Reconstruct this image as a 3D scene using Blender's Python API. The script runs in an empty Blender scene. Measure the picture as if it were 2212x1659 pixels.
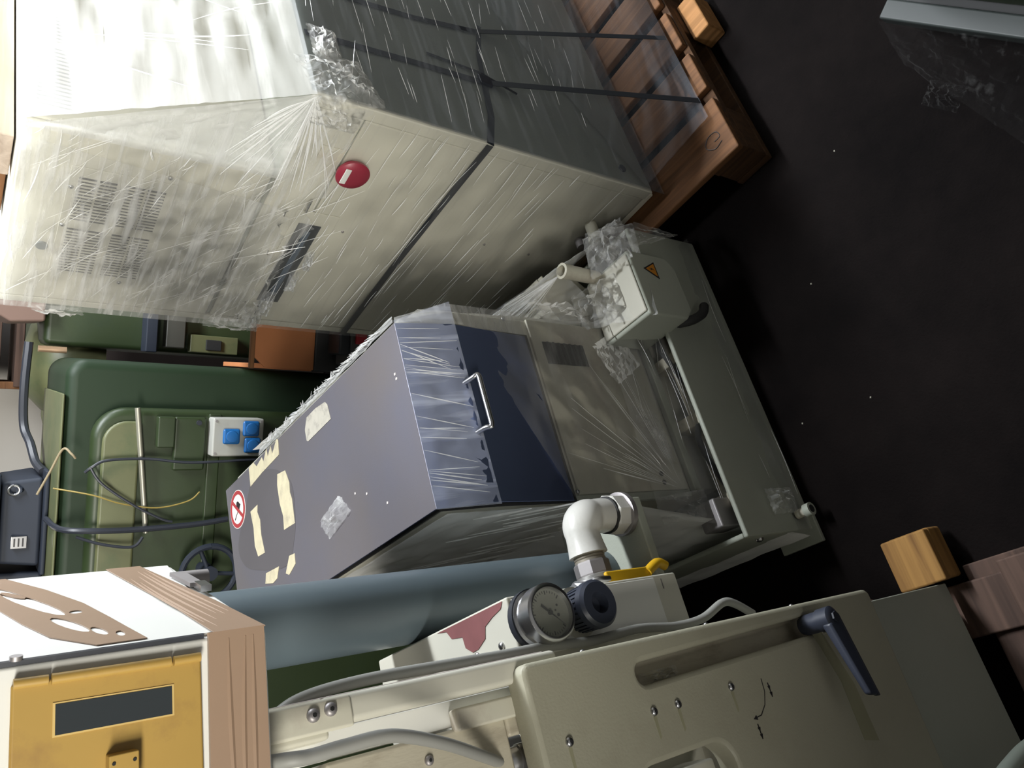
import bpy, bmesh, math, random
from mathutils import Vector, Matrix, noise
random.seed(7)
sc = bpy.context.scene
col = sc.collection

# ------------------------------------------------------------------ camera
H = 1.65
F_PX, PPX, PPY = 1662.0, 1106.0, 829.5
dn = Vector((3270 - PPX, 965 - PPY, F_PX)).normalized()      # world down seen from the camera (x right, y down, z ahead)
upc = -dn
fwd = Vector((0, 0, 1)) - upc * upc.z
fwd.normalize()
rgt = fwd.cross(upc)
# rows: world X, Y, Z in camera axes
Mw = Matrix((rgt, fwd, upc))
cam_d = bpy.data.cameras.new('camera')
cam = bpy.data.objects.new('camera', cam_d)
col.objects.link(cam)
r_, d_, f_ = Mw.col[0], Mw.col[1], Mw.col[2]
cam.matrix_world = Matrix(((r_[0], -d_[0], -f_[0], 0), (r_[1], -d_[1], -f_[1], 0), (r_[2], -d_[2], -f_[2], H), (0, 0, 0, 1)))
cam_d.sensor_width = 36.0
cam_d.lens = 36.0 * F_PX / 2212.0
cam_d.clip_start = 0.02
sc.camera = cam

# ------------------------------------------------------------------ world and lights
w = bpy.data.worlds.new('hall_air'); sc.world = w; w.use_nodes = True
w.node_tree.nodes['Background'].inputs[0].default_value = (0.80, 0.90, 1.0, 1)
w.node_tree.nodes['Background'].inputs[1].default_value = 0.008

def area(name, loc, target, sx, sy, power, color):
    l = bpy.data.lights.new(name, 'AREA'); l.shape = 'RECTANGLE'; l.size = sx; l.size_y = sy
    l.energy = power; l.color = color
    o = bpy.data.objects.new(name, l); col.objects.link(o)
    o.location = loc
    o.rotation_euler = (Vector(target) - Vector(loc)).to_track_quat('-Z', 'Z').to_euler()
    return o
# daylight coming in through the side window behind the tall cabinet
area('side_window_daylight', (2.95, 3.15, 2.12), (0.0, 1.1, 1.2), 1.2, 1.0, 120, (0.90, 0.95, 1.0))
# strip lamp hanging over the tall cabinet
sl_ = area('strip_lamp_light', (0.758, 1.82, 2.45), (0.758, 1.82, 0.0), 1.2, 0.12, 86, (0.92, 0.96, 1.0))
sl_.rotation_euler = (0, 0, math.radians(33))
# light from behind the photographer, shaped by an added, unseen high window and wall
area('rear_window_daylight', (-2.5, -4.2, 3.0), (0.2, 1.2, 1.5), 3.8, 1.1, 700, (1.0, 0.965, 0.88))

sc.view_settings.view_transform = 'Standard'
sc.view_settings.look = 'None'
sc.view_settings.exposure = 0.0
sc.view_settings.gamma = 1.0
sc.view_settings.use_curve_mapping = False

# ------------------------------------------------------------------ materials
MATS = {}
def nt(name):
    m = bpy.data.materials.new(name); m.use_nodes = True
    n = m.node_tree.nodes; l = m.node_tree.links
    return m, n, l, n['Principled BSDF'], n['Material Output']

def paint(name, c, rough=0.5, metal=0.0, var=0.12, scale=6.0, dirt=None, dirt_amt=0.0, dirt_scale=4.0, bump=0.0, spec=0.5, stretch=(1, 1, 1), fine=0.0):
    if name in MATS: return MATS[name]
    m, n, l, p, o = nt(name)
    tc = n.new('ShaderNodeTexCoord'); mp = n.new('ShaderNodeMapping'); l.new(tc.outputs['Object'], mp.inputs[0])
    mp.inputs['Scale'].default_value = stretch
    ns = n.new('ShaderNodeTexNoise'); ns.inputs['Scale'].default_value = scale; ns.inputs['Detail'].default_value = 6
    l.new(mp.outputs[0], ns.inputs['Vector'])
    mx = n.new('ShaderNodeMix'); mx.data_type = 'RGBA'
    mx.inputs[6].default_value = (*[v * (1 - var) for v in c], 1); mx.inputs[7].default_value = (*[min(1, v * (1 + var)) for v in c], 1)
    l.new(ns.outputs['Fac'], mx.inputs[0])
    last = mx.outputs[2]
    if dirt:
        n2 = n.new('ShaderNodeTexNoise'); n2.inputs['Scale'].default_value = dirt_scale; n2.inputs['Detail'].default_value = 8; n2.inputs['Roughness'].default_value = 0.7
        l.new(mp.outputs[0], n2.inputs['Vector'])
        rp = n.new('ShaderNodeValToRGB'); rp.color_ramp.elements[0].position = 0.5; rp.color_ramp.elements[1].position = 0.72
        rp.color_ramp.elements[0].color = (0, 0, 0, 1); rp.color_ramp.elements[1].color = (dirt_amt,) * 3 + (1,)
        l.new(n2.outputs['Fac'], rp.inputs[0])
        m2 = n.new('ShaderNodeMix'); m2.data_type = 'RGBA'; m2.inputs[7].default_value = (*dirt, 1)
        l.new(rp.outputs[0], m2.inputs[0]); l.new(last, m2.inputs[6]); last = m2.outputs[2]
    l.new(last, p.inputs['Base Color'])
    p.inputs['Roughness'].default_value = rough; p.inputs['Metallic'].default_value = metal
    p.inputs['Specular IOR Level'].default_value = spec
    if bump:
        b = n.new('ShaderNodeBump'); b.inputs['Strength'].default_value = bump; b.inputs['Distance'].default_value = 0.002
        nb = n.new('ShaderNodeTexNoise'); nb.inputs['Scale'].default_value = fine or scale * 12
        l.new(mp.outputs[0], nb.inputs['Vector']); l.new(nb.outputs['Fac'], b.inputs['Height']); l.new(b.outputs[0], p.inputs['Normal'])
    MATS[name] = m
    return m

def wood(name, c1, c2, stretch=(1.5, 25, 25)):
    m, n, l, p, o = nt(name)
    tc = n.new('ShaderNodeTexCoord'); mp = n.new('ShaderNodeMapping'); mp.inputs['Scale'].default_value = stretch
    l.new(tc.outputs['Object'], mp.inputs[0])
    ns = n.new('ShaderNodeTexNoise'); ns.inputs['Scale'].default_value = 2.2; ns.inputs['Detail'].default_value = 8; ns.inputs['Distortion'].default_value = 0.6
    l.new(mp.outputs[0], ns.inputs['Vector'])
    rp = n.new('ShaderNodeValToRGB'); rp.color_ramp.elements[0].color = (*c1, 1); rp.color_ramp.elements[1].color = (*c2, 1)
    rp.color_ramp.elements[0].position = 0.3; rp.color_ramp.elements[1].position = 0.7
    l.new(ns.outputs['Fac'], rp.inputs[0]); l.new(rp.outputs[0], p.inputs['Base Color'])
    b = n.new('ShaderNodeBump'); b.inputs['Strength'].default_value = 0.4; b.inputs['Distance'].default_value = 0.003
    l.new(ns.outputs['Fac'], b.inputs['Height']); l.new(b.outputs[0], p.inputs['Normal'])
    p.inputs['Roughness'].default_value = 0.8
    MATS[name] = m
    return m

def film(name, op, streak, stretch=(2, 40, 40), rot=(0, 0, 0), color=(0.95, 0.95, 0.93), rough=0.22, bump=0.15, lo=0.5, hi=0.8, back=0.12, fres=1.0):
    """Stretch film: see-through plastic, milkier where it is creased or doubled."""
    m, n, l, p, o = nt(name)
    p.inputs['Base Color'].default_value = (*color, 1); p.inputs['Roughness'].default_value = rough; p.inputs['IOR'].default_value = 1.5
    tc = n.new('ShaderNodeTexCoord'); mp = n.new('ShaderNodeMapping'); mp.inputs['Scale'].default_value = stretch; mp.inputs['Rotation'].default_value = rot
    l.new(tc.outputs['Object'], mp.inputs[0])
    ns = n.new('ShaderNodeTexNoise'); ns.inputs['Scale'].default_value = 1.0; ns.inputs['Detail'].default_value = 5; ns.inputs['Distortion'].default_value = 0.4
    l.new(mp.outputs[0], ns.inputs['Vector'])
    mr = n.new('ShaderNodeMapRange'); mr.inputs[1].default_value = lo; mr.inputs[2].default_value = hi; mr.inputs[3].default_value = op; mr.inputs[4].default_value = op + streak
    l.new(ns.outputs['Fac'], mr.inputs[0])
    fr = n.new('ShaderNodeFresnel'); fr.inputs['IOR'].default_value = 1.35
    ad = n.new('ShaderNodeMath'); ad.operation = 'ADD'; ad.use_clamp = True
    fm = n.new('ShaderNodeMath'); fm.operation = 'MULTIPLY'; fm.inputs[1].default_value = fres; l.new(fr.outputs[0], fm.inputs[0])
    l.new(mr.outputs[0], ad.inputs[0]); l.new(fm.outputs[0], ad.inputs[1])
    b = n.new('ShaderNodeBump'); b.inputs['Strength'].default_value = bump; b.inputs['Distance'].default_value = 0.004
    l.new(ns.outputs['Fac'], b.inputs['Height']); l.new(b.outputs[0], p.inputs['Normal'])
    tl = n.new('ShaderNodeBsdfTranslucent'); tl.inputs[0].default_value = (*color, 1)
    m1 = n.new('ShaderNodeMixShader'); m1.inputs[0].default_value = back
    l.new(p.outputs[0], m1.inputs[1]); l.new(tl.outputs[0], m1.inputs[2])
    tr = n.new('ShaderNodeBsdfTransparent')
    mx = n.new('ShaderNodeMixShader'); l.new(ad.outputs[0], mx.inputs[0]); l.new(tr.outputs[0], mx.inputs[1]); l.new(m1.outputs[0], mx.inputs[2])
    l.new(mx.outputs[0], o.inputs[0])
    MATS[name] = m
    return m

def glass_thin(name, tint, op):
    m, n, l, p, o = nt(name)
    p.inputs['Base Color'].default_value = (*tint, 1); p.inputs['Roughness'].default_value = 0.08
    tr = n.new('ShaderNodeBsdfTransparent'); mx = n.new('ShaderNodeMixShader'); mx.inputs[0].default_value = op
    l.new(tr.outputs[0], mx.inputs[1]); l.new(p.outputs[0], mx.inputs[2]); l.new(mx.outputs[0], o.inputs[0])
    MATS[name] = m
    return m

cream = paint('cream_enamel', (0.57, 0.555, 0.475), 0.45, var=0.05, scale=4, dirt=(0.42, 0.38, 0.30), dirt_amt=0.25, dirt_scale=2.5)
cream_d = paint('worn_cream_enamel', (0.58, 0.56, 0.46), 0.42, var=0.08, scale=5, dirt=(0.30, 0.22, 0.18), dirt_amt=0.55, dirt_scale=7, bump=0.1)
olive = paint('grey_green_enamel', (0.36, 0.38, 0.32), 0.5, var=0.07, scale=8, bump=0.15, fine=300, dirt=(0.30, 0.30, 0.24), dirt_amt=0.4, dirt_scale=5)
stained = paint('oil_stained_enamel', (0.50, 0.46, 0.36), 0.4, var=0.15, scale=9, dirt=(0.22, 0.17, 0.12), dirt_amt=0.75, dirt_scale=9, bump=0.1, stretch=(3, 3, 0.8))
khaki = paint('khaki_enamel', (0.37, 0.355, 0.27), 0.5, var=0.07, scale=8, bump=0.15, fine=300, dirt=(0.24, 0.21, 0.15), dirt_amt=0.35, dirt_scale=6)
white = paint('white_enamel', (0.74, 0.74, 0.70), 0.4, var=0.03)
steel = paint('brushed_blue_steel', (0.20, 0.25, 0.43), 0.36, metal=0.88, var=0.08, scale=3, bump=0.05, fine=400)
def add_dust_and_light(m, top_tint, z0=0.35, z1=0.95):
    # level faces toned paler than the front: light painted in, with some dirt
    n = m.node_tree.nodes; l = m.node_tree.links; p = n['Principled BSDF']
    src = p.inputs['Base Color'].links[0].from_socket
    ge = n.new('ShaderNodeNewGeometry'); sp = n.new('ShaderNodeSeparateXYZ'); l.new(ge.outputs['Normal'], sp.inputs[0])
    mr = n.new('ShaderNodeMapRange'); mr.inputs[1].default_value = z0; mr.inputs[2].default_value = z1; l.new(sp.outputs['Z'], mr.inputs[0])
    ns = n.new('ShaderNodeTexNoise'); ns.inputs['Scale'].default_value = 4; ns.inputs['Detail'].default_value = 7
    tc = n.new('ShaderNodeTexCoord'); l.new(tc.outputs['Object'], ns.inputs['Vector'])
    ma = n.new('ShaderNodeMapRange'); ma.inputs[1].default_value = 0.2; ma.inputs[2].default_value = 0.7; ma.inputs[3].default_value = 0.72; ma.inputs[4].default_value = 1.0
    l.new(ns.outputs['Fac'], ma.inputs[0])
    mu = n.new('ShaderNodeMath'); mu.operation = 'MULTIPLY'; l.new(mr.outputs[0], mu.inputs[0]); l.new(ma.outputs[0], mu.inputs[1])
    mx = n.new('ShaderNodeMix'); mx.data_type = 'RGBA'; mx.inputs[7].default_value = (*top_tint, 1)
    l.new(mu.outputs[0], mx.inputs[0]); l.new(src, mx.inputs[6]); l.new(mx.outputs[2], p.inputs['Base Color'])
    mm = n.new('ShaderNodeMapRange'); mm.inputs[3].default_value = 0.88; mm.inputs[4].default_value = 0.35
    l.new(mu.outputs[0], mm.inputs[0]); l.new(mm.outputs[0], p.inputs['Metallic'])
add_dust_and_light(steel, (0.190, 0.172, 0.176))
chrome = paint('bright_metal', (0.50, 0.50, 0.51), 0.28, metal=1.0, var=0.04)
iron = paint('dull_iron', (0.34, 0.32, 0.32), 0.5, metal=0.7, var=0.2, scale=30)
black = paint('black_plastic', (0.022, 0.025, 0.034), 0.42, var=0.2)
bluegrey = paint('blue_grey_plastic', (0.030, 0.035, 0.052), 0.4, var=0.12)
dark = paint('dark_void', (0.012, 0.012, 0.012), 0.8, var=0.2)
darkgap = paint('dark_rubber_and_shade', (0.03, 0.03, 0.03), 0.7)
red = paint('red_plastic', (0.27, 0.025, 0.045), 0.4, var=0.1)
signred = paint('sign_red_ink', (0.36, 0.045, 0.05), 0.5, var=0.08)
signwhite = paint('sign_white_vinyl', (0.72, 0.66, 0.62), 0.45, var=0.05)
signblack = paint('sign_black_ink', (0.02, 0.018, 0.02), 0.5)
residue = paint('tape_residue', (0.56, 0.50, 0.34), 0.75, var=0.22, scale=45, dirt=(0.26, 0.22, 0.18), dirt_amt=0.5, dirt_scale=28)
residue2 = paint('grey_label_residue', (0.46, 0.43, 0.36), 0.75, var=0.2, scale=40, dirt=(0.2, 0.18, 0.16), dirt_amt=0.9, dirt_scale=50)
smudge = paint('dark_steel_smudge', (0.150, 0.139, 0.149), 0.40, metal=0.35, var=0.1)
redstain = paint('red_brown_stain', (0.22, 0.085, 0.085), 0.5, var=0.25, scale=30)
tape = paint('brown_packing_tape', (0.33, 0.225, 0.155), 0.32, var=0.06, scale=12, bump=0.06, fine=60)
yellow = paint('yellow_painted_door', (0.42, 0.265, 0.065), 0.42, var=0.12, scale=8, dirt=(0.24, 0.13, 0.05), dirt_amt=0.75, dirt_scale=9)
lever_yellow = paint('yellow_vinyl', (0.72, 0.42, 0.015), 0.45, var=0.08)
window_dark = paint('smoked_pane', (0.03, 0.036, 0.04), 0.12, var=0.1)
pvc = paint('grey_pvc', (0.115, 0.15, 0.17), 0.36, var=0.07, scale=3, stretch=(1, 1, 0.2))
fitting = paint('white_coated_fitting', (0.66, 0.65, 0.61), 0.32, var=0.05, scale=10, dirt=(0.35, 0.31, 0.26), dirt_amt=0.3, dirt_scale=14)
hosegrey = paint('grey_cable_sheath', (0.27, 0.27, 0.25), 0.55, var=0.1)
strap_m = paint('black_strap', (0.018, 0.022, 0.028), 0.45, var=0.2)
green = paint('machine_green', (0.022, 0.036, 0.012), 0.45, var=0.3, scale=5, dirt=(0.018, 0.03, 0.016), dirt_amt=0.7, dirt_scale=5, bump=0.1)
green_w = paint('worn_pale_green', (0.105, 0.112, 0.052), 0.45, var=0.2, scale=10, dirt=(0.05, 0.08, 0.035), dirt_amt=0.7, dirt_scale=8)
green_l = paint('machine_green_plain', (0.012, 0.025, 0.011), 0.55, spec=0.3, var=0.15, scale=3)
motor_m = paint('blue_black_casting', (0.020, 0.025, 0.037), 0.6, spec=0.25, var=0.15)
sockblue = paint('blue_socket_plastic', (0.008, 0.10, 0.30), 0.4, var=0.1)
greyabs = paint('pale_grey_plastic', (0.34, 0.34, 0.31), 0.5, var=0.06, dirt=(0.25, 0.24, 0.2), dirt_amt=0.4, dirt_scale=20)
orange = paint('orange_fibreboard', (0.40, 0.15, 0.055), 0.7, var=0.12, scale=10)
card = paint('brown_cardboard', (0.15, 0.095, 0.075), 0.85, var=0.1)
wire_t = paint('tan_wire', (0.25, 0.20, 0.12), 0.6)
dialw = paint('dial_face', (0.22, 0.22, 0.185), 0.4, var=0.05)
amber = paint('amber_label', (0.50, 0.20, 0.02), 0.5)
pale_sheet = paint('pale_pink_sheet', (0.56, 0.50, 0.47), 0.4, var=0.05)
wood_o = wood('orange_pallet_wood', (0.095, 0.040, 0.013), (0.21, 0.092, 0.033))
wood_shade = wood('shaded_under_wood', (0.050, 0.022, 0.008), (0.115, 0.052, 0.019))  # same pallet wood darkened; shade below the deck painted in
wood_l = wood('orange_block_wood', (0.26, 0.12, 0.035), (0.46, 0.22, 0.075))
wood_b = wood('bright_sawn_wood', (0.17, 0.08, 0.018), (0.36, 0.19, 0.05))
wood_d = wood('dark_old_wood', (0.05, 0.028, 0.02), (0.12, 0.07, 0.05))
wood_p = wood('pale_weathered_wood', (0.42, 0.33, 0.26), (0.62, 0.52, 0.43), (25, 1.5, 25))

film_hi = film('milky_film', 0.10, 0.45, (6, 6, 75), (0, 0.55, 0), lo=0.48, hi=0.75)
film_slope = film('taut_film', 0.46, 0.46, (26, 3, 26), (0, 0.3, 0.1), rough=0.16, back=0.35)
film_lo = film('thin_film', 0.015, 0.10, (3, 3, 70), (0, 0.12, 0), rough=0.25)
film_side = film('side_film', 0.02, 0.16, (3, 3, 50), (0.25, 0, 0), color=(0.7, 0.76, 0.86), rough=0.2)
film_b = film('machine_film', 0.05, 0.16, (6, 6, 26), (0, 0.5, 0.3), rough=0.2)
film_cr = film('crumpled_film', 0.10, 0.40, (30, 30, 30), rough=0.12, bump=1.0)
film_fl = film('floor_film', 0.0, 0.05, (30, 30, 30), rough=0.12, bump=0.3, fres=0.12, lo=0.6)
ridge_m = film('film_crease', 0.75, 0.25, (30, 30, 30), rough=0.12, bump=0.0, color=(0.98, 0.98, 0.97), back=0.3)

# ------------------------------------------------------------------ mesh helpers
class MB:
    def __init__(s): s.v = []; s.f = []
    def add(s, vs, fs):
        k = len(s.v); s.v += [tuple(v) for v in vs]; s.f += [tuple(i + k for i in f) for f in fs]; return s
    def box(s, x0, x1, y0, y1, z0, z1):
        v = [(x, y, z) for x in (x0, x1) for y in (y0, y1) for z in (z0, z1)]
        return s.add(v, [(0, 1, 3, 2), (4, 6, 7, 5), (0, 4, 5, 1), (2, 3, 7, 6), (0, 2, 6, 4), (1, 5, 7, 3)])
    def hexa(s, bot, top):      # 4 bottom points, 4 top points, same order
        return s.add(list(bot) + list(top), [(3, 2, 1, 0), (4, 5, 6, 7), (0, 1, 5, 4), (1, 2, 6, 5), (2, 3, 7, 6), (3, 0, 4, 7)])
    def prism(s, pts, off):     # planar polygon (3D points) extruded by off
        n = len(pts); off = Vector(off)
        a = [Vector(p) for p in pts]; b = [p + off for p in a]
        return s.add(a + b, [tuple(range(n - 1, -1, -1)), tuple(range(n, 2 * n))] + [(i, (i + 1) % n, n + (i + 1) % n, n + i) for i in range(n)])
    def cyl(s, p0, p1, r0, r1=None, n=20, cap=True):
        p0, p1 = Vector(p0), Vector(p1); r1 = r0 if r1 is None else r1
        ax = (p1 - p0).normalized(); u = ax.orthogonal().normalized(); v = ax.cross(u)
        vs = []
        for p, r in ((p0, r0), (p1, r1)):
            for i in range(n):
                a = 2 * math.pi * i / n; vs.append(p + u * (r * math.cos(a)) + v * (r * math.sin(a)))
        fs = [(i, (i + 1) % n, n + (i + 1) % n, n + i) for i in range(n)]
        if cap: fs += [tuple(range(n - 1, -1, -1)), tuple(range(n, 2 * n))]
        return s.add(vs, fs)
    def lathe(s, p0, axis, prof, n=28):   # prof: list of (radius, distance along axis)
        p0 = Vector(p0); ax = Vector(axis).normalized(); u = ax.orthogonal().normalized(); v = ax.cross(u)
        vs = []; fs = []
        for r, h in prof:
            for i in range(n):
                a = 2 * math.pi * i / n; vs.append(p0 + ax * h + u * (r * math.cos(a)) + v * (r * math.sin(a)))
        for k in range(len(prof) - 1):
            for i in range(n): fs.append((k * n + i, k * n + (i + 1) % n, (k + 1) * n + (i + 1) % n, (k + 1) * n + i))
        fs.append(tuple(range(n - 1, -1, -1))); fs.append(tuple(range((len(prof) - 1) * n, len(prof) * n)))
        return s.add(vs, fs)
    def tube(s, pts, r, n=12, sub=6):
        P = [Vector(p) for p in pts]
        if len(P) > 2 and sub > 1:
            Q = []
            for i in range(len(P) - 1):
                a = P[max(i - 1, 0)]; b = P[i]; c = P[i + 1]; d = P[min(i + 2, len(P) - 1)]
                for k in range(sub):
                    t = k / sub
                    Q.append(0.5 * ((2 * b) + (c - a) * t + (2 * a - 5 * b + 4 * c - d) * t * t + (3 * b - a - 3 * c + d) * t ** 3))
            Q.append(P[-1]); P = Q
        vs = []; fs = []; u = None
        for i, p in enumerate(P):
            t = (P[min(i + 1, len(P) - 1)] - P[max(i - 1, 0)]).normalized()
            u = t.orthogonal().normalized() if u is None else (u - t * u.dot(t)).normalized()
            v = t.cross(u)
            for k in range(n):
                a = 2 * math.pi * k / n; vs.append(p + u * (r * math.cos(a)) + v * (r * math.sin(a)))
        for i in range(len(P) - 1):
            for k in range(n): fs.append((i * n + k, i * n + (k + 1) % n, (i + 1) * n + (k + 1) % n, (i + 1) * n + k))
        fs += [tuple(range(n - 1, -1, -1)), tuple(range((len(P) - 1) * n, len(P) * n))]
        return s.add(vs, fs)
    def build(s, name, mat, parent=None, bevel=0.0, smooth=False, seg=2, label=None):
        me = bpy.data.meshes.new(name); me.from_pydata(s.v, [], s.f); me.update()
        bm = bmesh.new(); bm.from_mesh(me); bmesh.ops.recalc_face_normals(bm, faces=bm.faces); bm.to_mesh(me); bm.free()
        me.materials.append(mat)
        o = bpy.data.objects.new(name, me); col.objects.link(o)
        if parent: o.parent = parent
        if bevel:
            md = o.modifiers.new('edge', 'BEVEL'); md.width = bevel; md.segments = seg; md.limit_method = 'ANGLE'; md.angle_limit = math.radians(35)
        if smooth or bevel:
            for p in me.polygons: p.use_smooth = True
            sm = o.modifiers.new('wn', 'WEIGHTED_NORMAL') if bevel else None
            if not bevel:
                me.shade_smooth() if False else None
                try: me.set_sharp_from_angle(angle=math.radians(40))
                except Exception: pass
        if label: o['label'] = label
        return o

def empty(name, loc, rot=0, label=None, cat=None, group=None):
    o = bpy.data.objects.new(name, None); col.objects.link(o)
    o.location = loc; o.rotation_euler = (0, 0, math.radians(rot)); o.empty_display_size = 0.05
    if label: o['label'] = label
    if cat: o['category'] = cat
    if group: o['group'] = group
    return o
def tag(o, label, cat, group=None, loc=None):
    o['label'] = label; o['category'] = cat
    if group: o['group'] = group
    return o
def struct(o): o['kind'] = 'structure'; return o

def screw(parent, p, ax, r=0.005, name='screw', mat=None):
    ax = Vector(ax).normalized(); p = Vector(p)
    m = MB().lathe(p, ax, [(r, 0), (r, r * 0.25), (r * 0.85, r * 0.55), (r * 0.5, r * 0.75)], 14)
    o = m.build(name, mat or chrome, parent, smooth=True)
    MB().cyl(p + ax * (r * 0.7), p + ax * (r * 0.8), r * 0.36, n=6).build('hex_socket', dark, o)
    return o

def sheet(c00, c10, c11, c01, nu, nv, amp, freq=(6, 6), seed=0, rag=0.0, crease=None):
    """wrinkled sheet between four corners; rag tears the v=0 edge"""
    a, b, c, d = map(Vector, (c00, c10, c11, c01))
    nrm = (b - a).cross(d - a).normalized()
    vs = []; fs = []
    for j in range(nv + 1):
        for i in range(nu + 1):
            u = i / nu; v = j / nv
            p = a * (1 - u) * (1 - v) + b * u * (1 - v) + c * u * v + d * (1 - u) * v
            edge = min(1, 6 * min(u, 1 - u, v, 1 - v))
            k = noise.noise(Vector((u * freq[0], v * freq[1], seed))) + 0.5 * noise.noise(Vector((u * freq[0] * 2.7, v * freq[1] * 2.7, seed + 5)))
            p = p + nrm * (amp * k * (0.35 + 0.65 * edge))
            if rag and j == 0: p = p + (d - a) * (rag * noise.noise(Vector((u * 14, 0.3, seed))) + rag * 0.6 * noise.noise(Vector((u * 47, 1.3, seed))))
            vs.append(p)
    for j in range(nv):
        for i in range(nu):
            k = j * (nu + 1) + i; fs.append((k, k + 1, k + nu + 2, k + nu + 1))
    return MB().add(vs, fs)

def open_build(mb, name, mat, parent, smooth=True, label=None):
    me = bpy.data.meshes.new(name); me.from_pydata(mb.v, [], mb.f); me.update(); me.materials.append(mat)
    if smooth:
        for p in me.polygons: p.use_smooth = True
    o = bpy.data.objects.new(name, me); col.objects.link(o); o.parent = parent
    if label: o['label'] = label
    return o

def crease_mb(mb, p, q, nrm, wdt, hgt, bow=0.0):
    """one thin raised fold of film from p to q, tapering to both ends"""
    p, q, nrm = Vector(p), Vector(q), Vector(nrm).normalized()
    t = (q - p).normalized(); s = nrm.cross(t)
    N = 6; vs = []; fs = []
    for i in range(N + 1):
        f = i / N; k = math.sin(math.pi * min(max(f, 0.04), 0.96)) ** 0.6
        c = p.lerp(q, f) + s * (bow * math.sin(math.pi * f))
        vs += [c - s * wdt * k, c + nrm * hgt * k, c + s * wdt * k]
    for i in range(N):
        a = i * 3; fs += [(a, a + 1, a + 4, a + 3), (a + 1, a + 2, a + 5, a + 4)]
    mb.add(vs, fs)

# ------------------------------------------------------------------ the hall
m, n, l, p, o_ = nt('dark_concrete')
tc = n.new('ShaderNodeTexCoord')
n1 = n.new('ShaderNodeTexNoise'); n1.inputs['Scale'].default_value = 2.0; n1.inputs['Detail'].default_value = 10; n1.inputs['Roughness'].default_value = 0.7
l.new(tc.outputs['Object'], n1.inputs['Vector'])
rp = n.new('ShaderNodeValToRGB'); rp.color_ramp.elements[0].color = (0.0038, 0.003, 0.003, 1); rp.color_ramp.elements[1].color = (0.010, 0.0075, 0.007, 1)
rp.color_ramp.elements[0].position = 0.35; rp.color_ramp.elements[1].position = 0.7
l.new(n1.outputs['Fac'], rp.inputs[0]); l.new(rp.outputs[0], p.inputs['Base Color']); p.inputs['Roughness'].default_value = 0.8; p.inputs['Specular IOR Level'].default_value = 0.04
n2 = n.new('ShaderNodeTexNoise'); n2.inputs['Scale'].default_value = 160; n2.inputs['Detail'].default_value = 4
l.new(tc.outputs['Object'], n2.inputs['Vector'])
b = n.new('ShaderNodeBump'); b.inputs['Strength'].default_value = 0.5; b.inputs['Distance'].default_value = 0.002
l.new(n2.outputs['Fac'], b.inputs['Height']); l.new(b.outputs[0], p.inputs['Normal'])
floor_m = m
plaster = paint('grey_plaster', (0.48, 0.46, 0.43), 0.8, var=0.08, scale=3, dirt=(0.3, 0.28, 0.25), dirt_amt=0.4, dirt_scale=2)
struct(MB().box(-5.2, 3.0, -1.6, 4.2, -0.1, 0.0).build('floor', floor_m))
struct(MB().box(-5.2, 3.0, 4.2, 4.35, -0.1, 3.4).build('wall_back', plaster))
wr = MB()
wr.box(3.0, 3.15, -1.6, 4.35, -0.1, 1.45).box(3.0, 3.15, -1.6, 4.35, 2.65, 3.4).box(3.0, 3.15, -1.6, 2.5, 1.45, 2.65).box(3.0, 3.15, 3.9, 4.35, 1.45, 2.65)
struct(wr.build('wall_right', plaster))
wn = MB(); wn.box(3.02, 3.08, 2.5, 2.56, 1.45, 2.65).box(3.02, 3.08, 3.84, 3.9, 1.45, 2.65).box(3.02, 3.08, 2.56, 3.84, 1.45, 1.51).box(3.02, 3.08, 2.56, 3.84, 2.59, 2.65).box(3.03, 3.07, 3.18, 3.22, 1.51, 2.59)
wf = MB()  # unseen wall added to block low light from behind; its sill sets the fade
wf.box(-5.2, 3.15, -1.75, -1.6, -0.1, 2.05).box(-5.2, 3.15, -1.75, -1.6, 3.1, 3.4).box(-5.2, -4.8, -1.75, -1.6, 2.05, 3.1).box(0.8, 3.15, -1.75, -1.6, 2.05, 3.1)
struct(wf.build('light_blocking_wall', plaster))
wn2 = MB()  # frame of the added opening that shapes the rear light
for x in (-4.8, -2.9, -1.0, 0.74): wn2.box(x, x + 0.06, -1.71, -1.66, 2.05, 3.1)
struct(wn2.box(-4.74, 0.74, -1.71, -1.66, 3.04, 3.1).build('added_rear_window', paint('window_frame_paint', (0.4, 0.4, 0.38), 0.5)))
win = struct(wn.build('window_1', paint('window_frame_paint', (0.4, 0.4, 0.38), 0.5)))

# ------------------------------------------------------------------ tall cream cabinet in stretch film (local x = along its front, y = depth, origin at near bottom corner)
A = empty('wrapped_cabinet', (0.516, 1.366, 0), -57, 'tall cream steel cabinet in stretch film, black strap across its front', 'cabinet')
ZB, ZL, ZT, XL, XU, DL = 0.142, 1.10, 1.54, -0.735, -0.212, 0.95
MB().box(XL + 0.012, -0.03, 0.025, DL - 0.03, ZB, 0.20).build('plinth', cream_d, A, 0.004)
MB().box(XL, 0, 0.004, DL, 0.185, ZL).build('lower_body', olive, A, 0.006)
MB().box(XL, XU, 0.004, DL, ZL + 0.001, ZT).build('upper_body', cream, A, 0.006)
MB().box(XL + 0.022, -0.030, -0.004, 0.004, 0.20, 0.985).build('front_door', cream, A, 0.004)
MB().box(-0.029, 0.0, -0.006, 0.01, 0.19, ZL).build('corner_frame', cream, A, 0.003)
MB().box(XL, XL + 0.020, -0.004, 0.004, 0.20, ZT - 0.01).build('edge_frame', cream, A, 0.002)
MB().box(XL + 0.022, -0.030, -0.004, 0.004, 0.988, ZL - 0.004).build('middle_panel', cream, A, 0.003)
MB().box(XL + 0.022, XU - 0.002, -0.004, 0.004, ZL + 0.006, ZT - 0.006).build('vent_panel', cream, A, 0.003)
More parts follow.
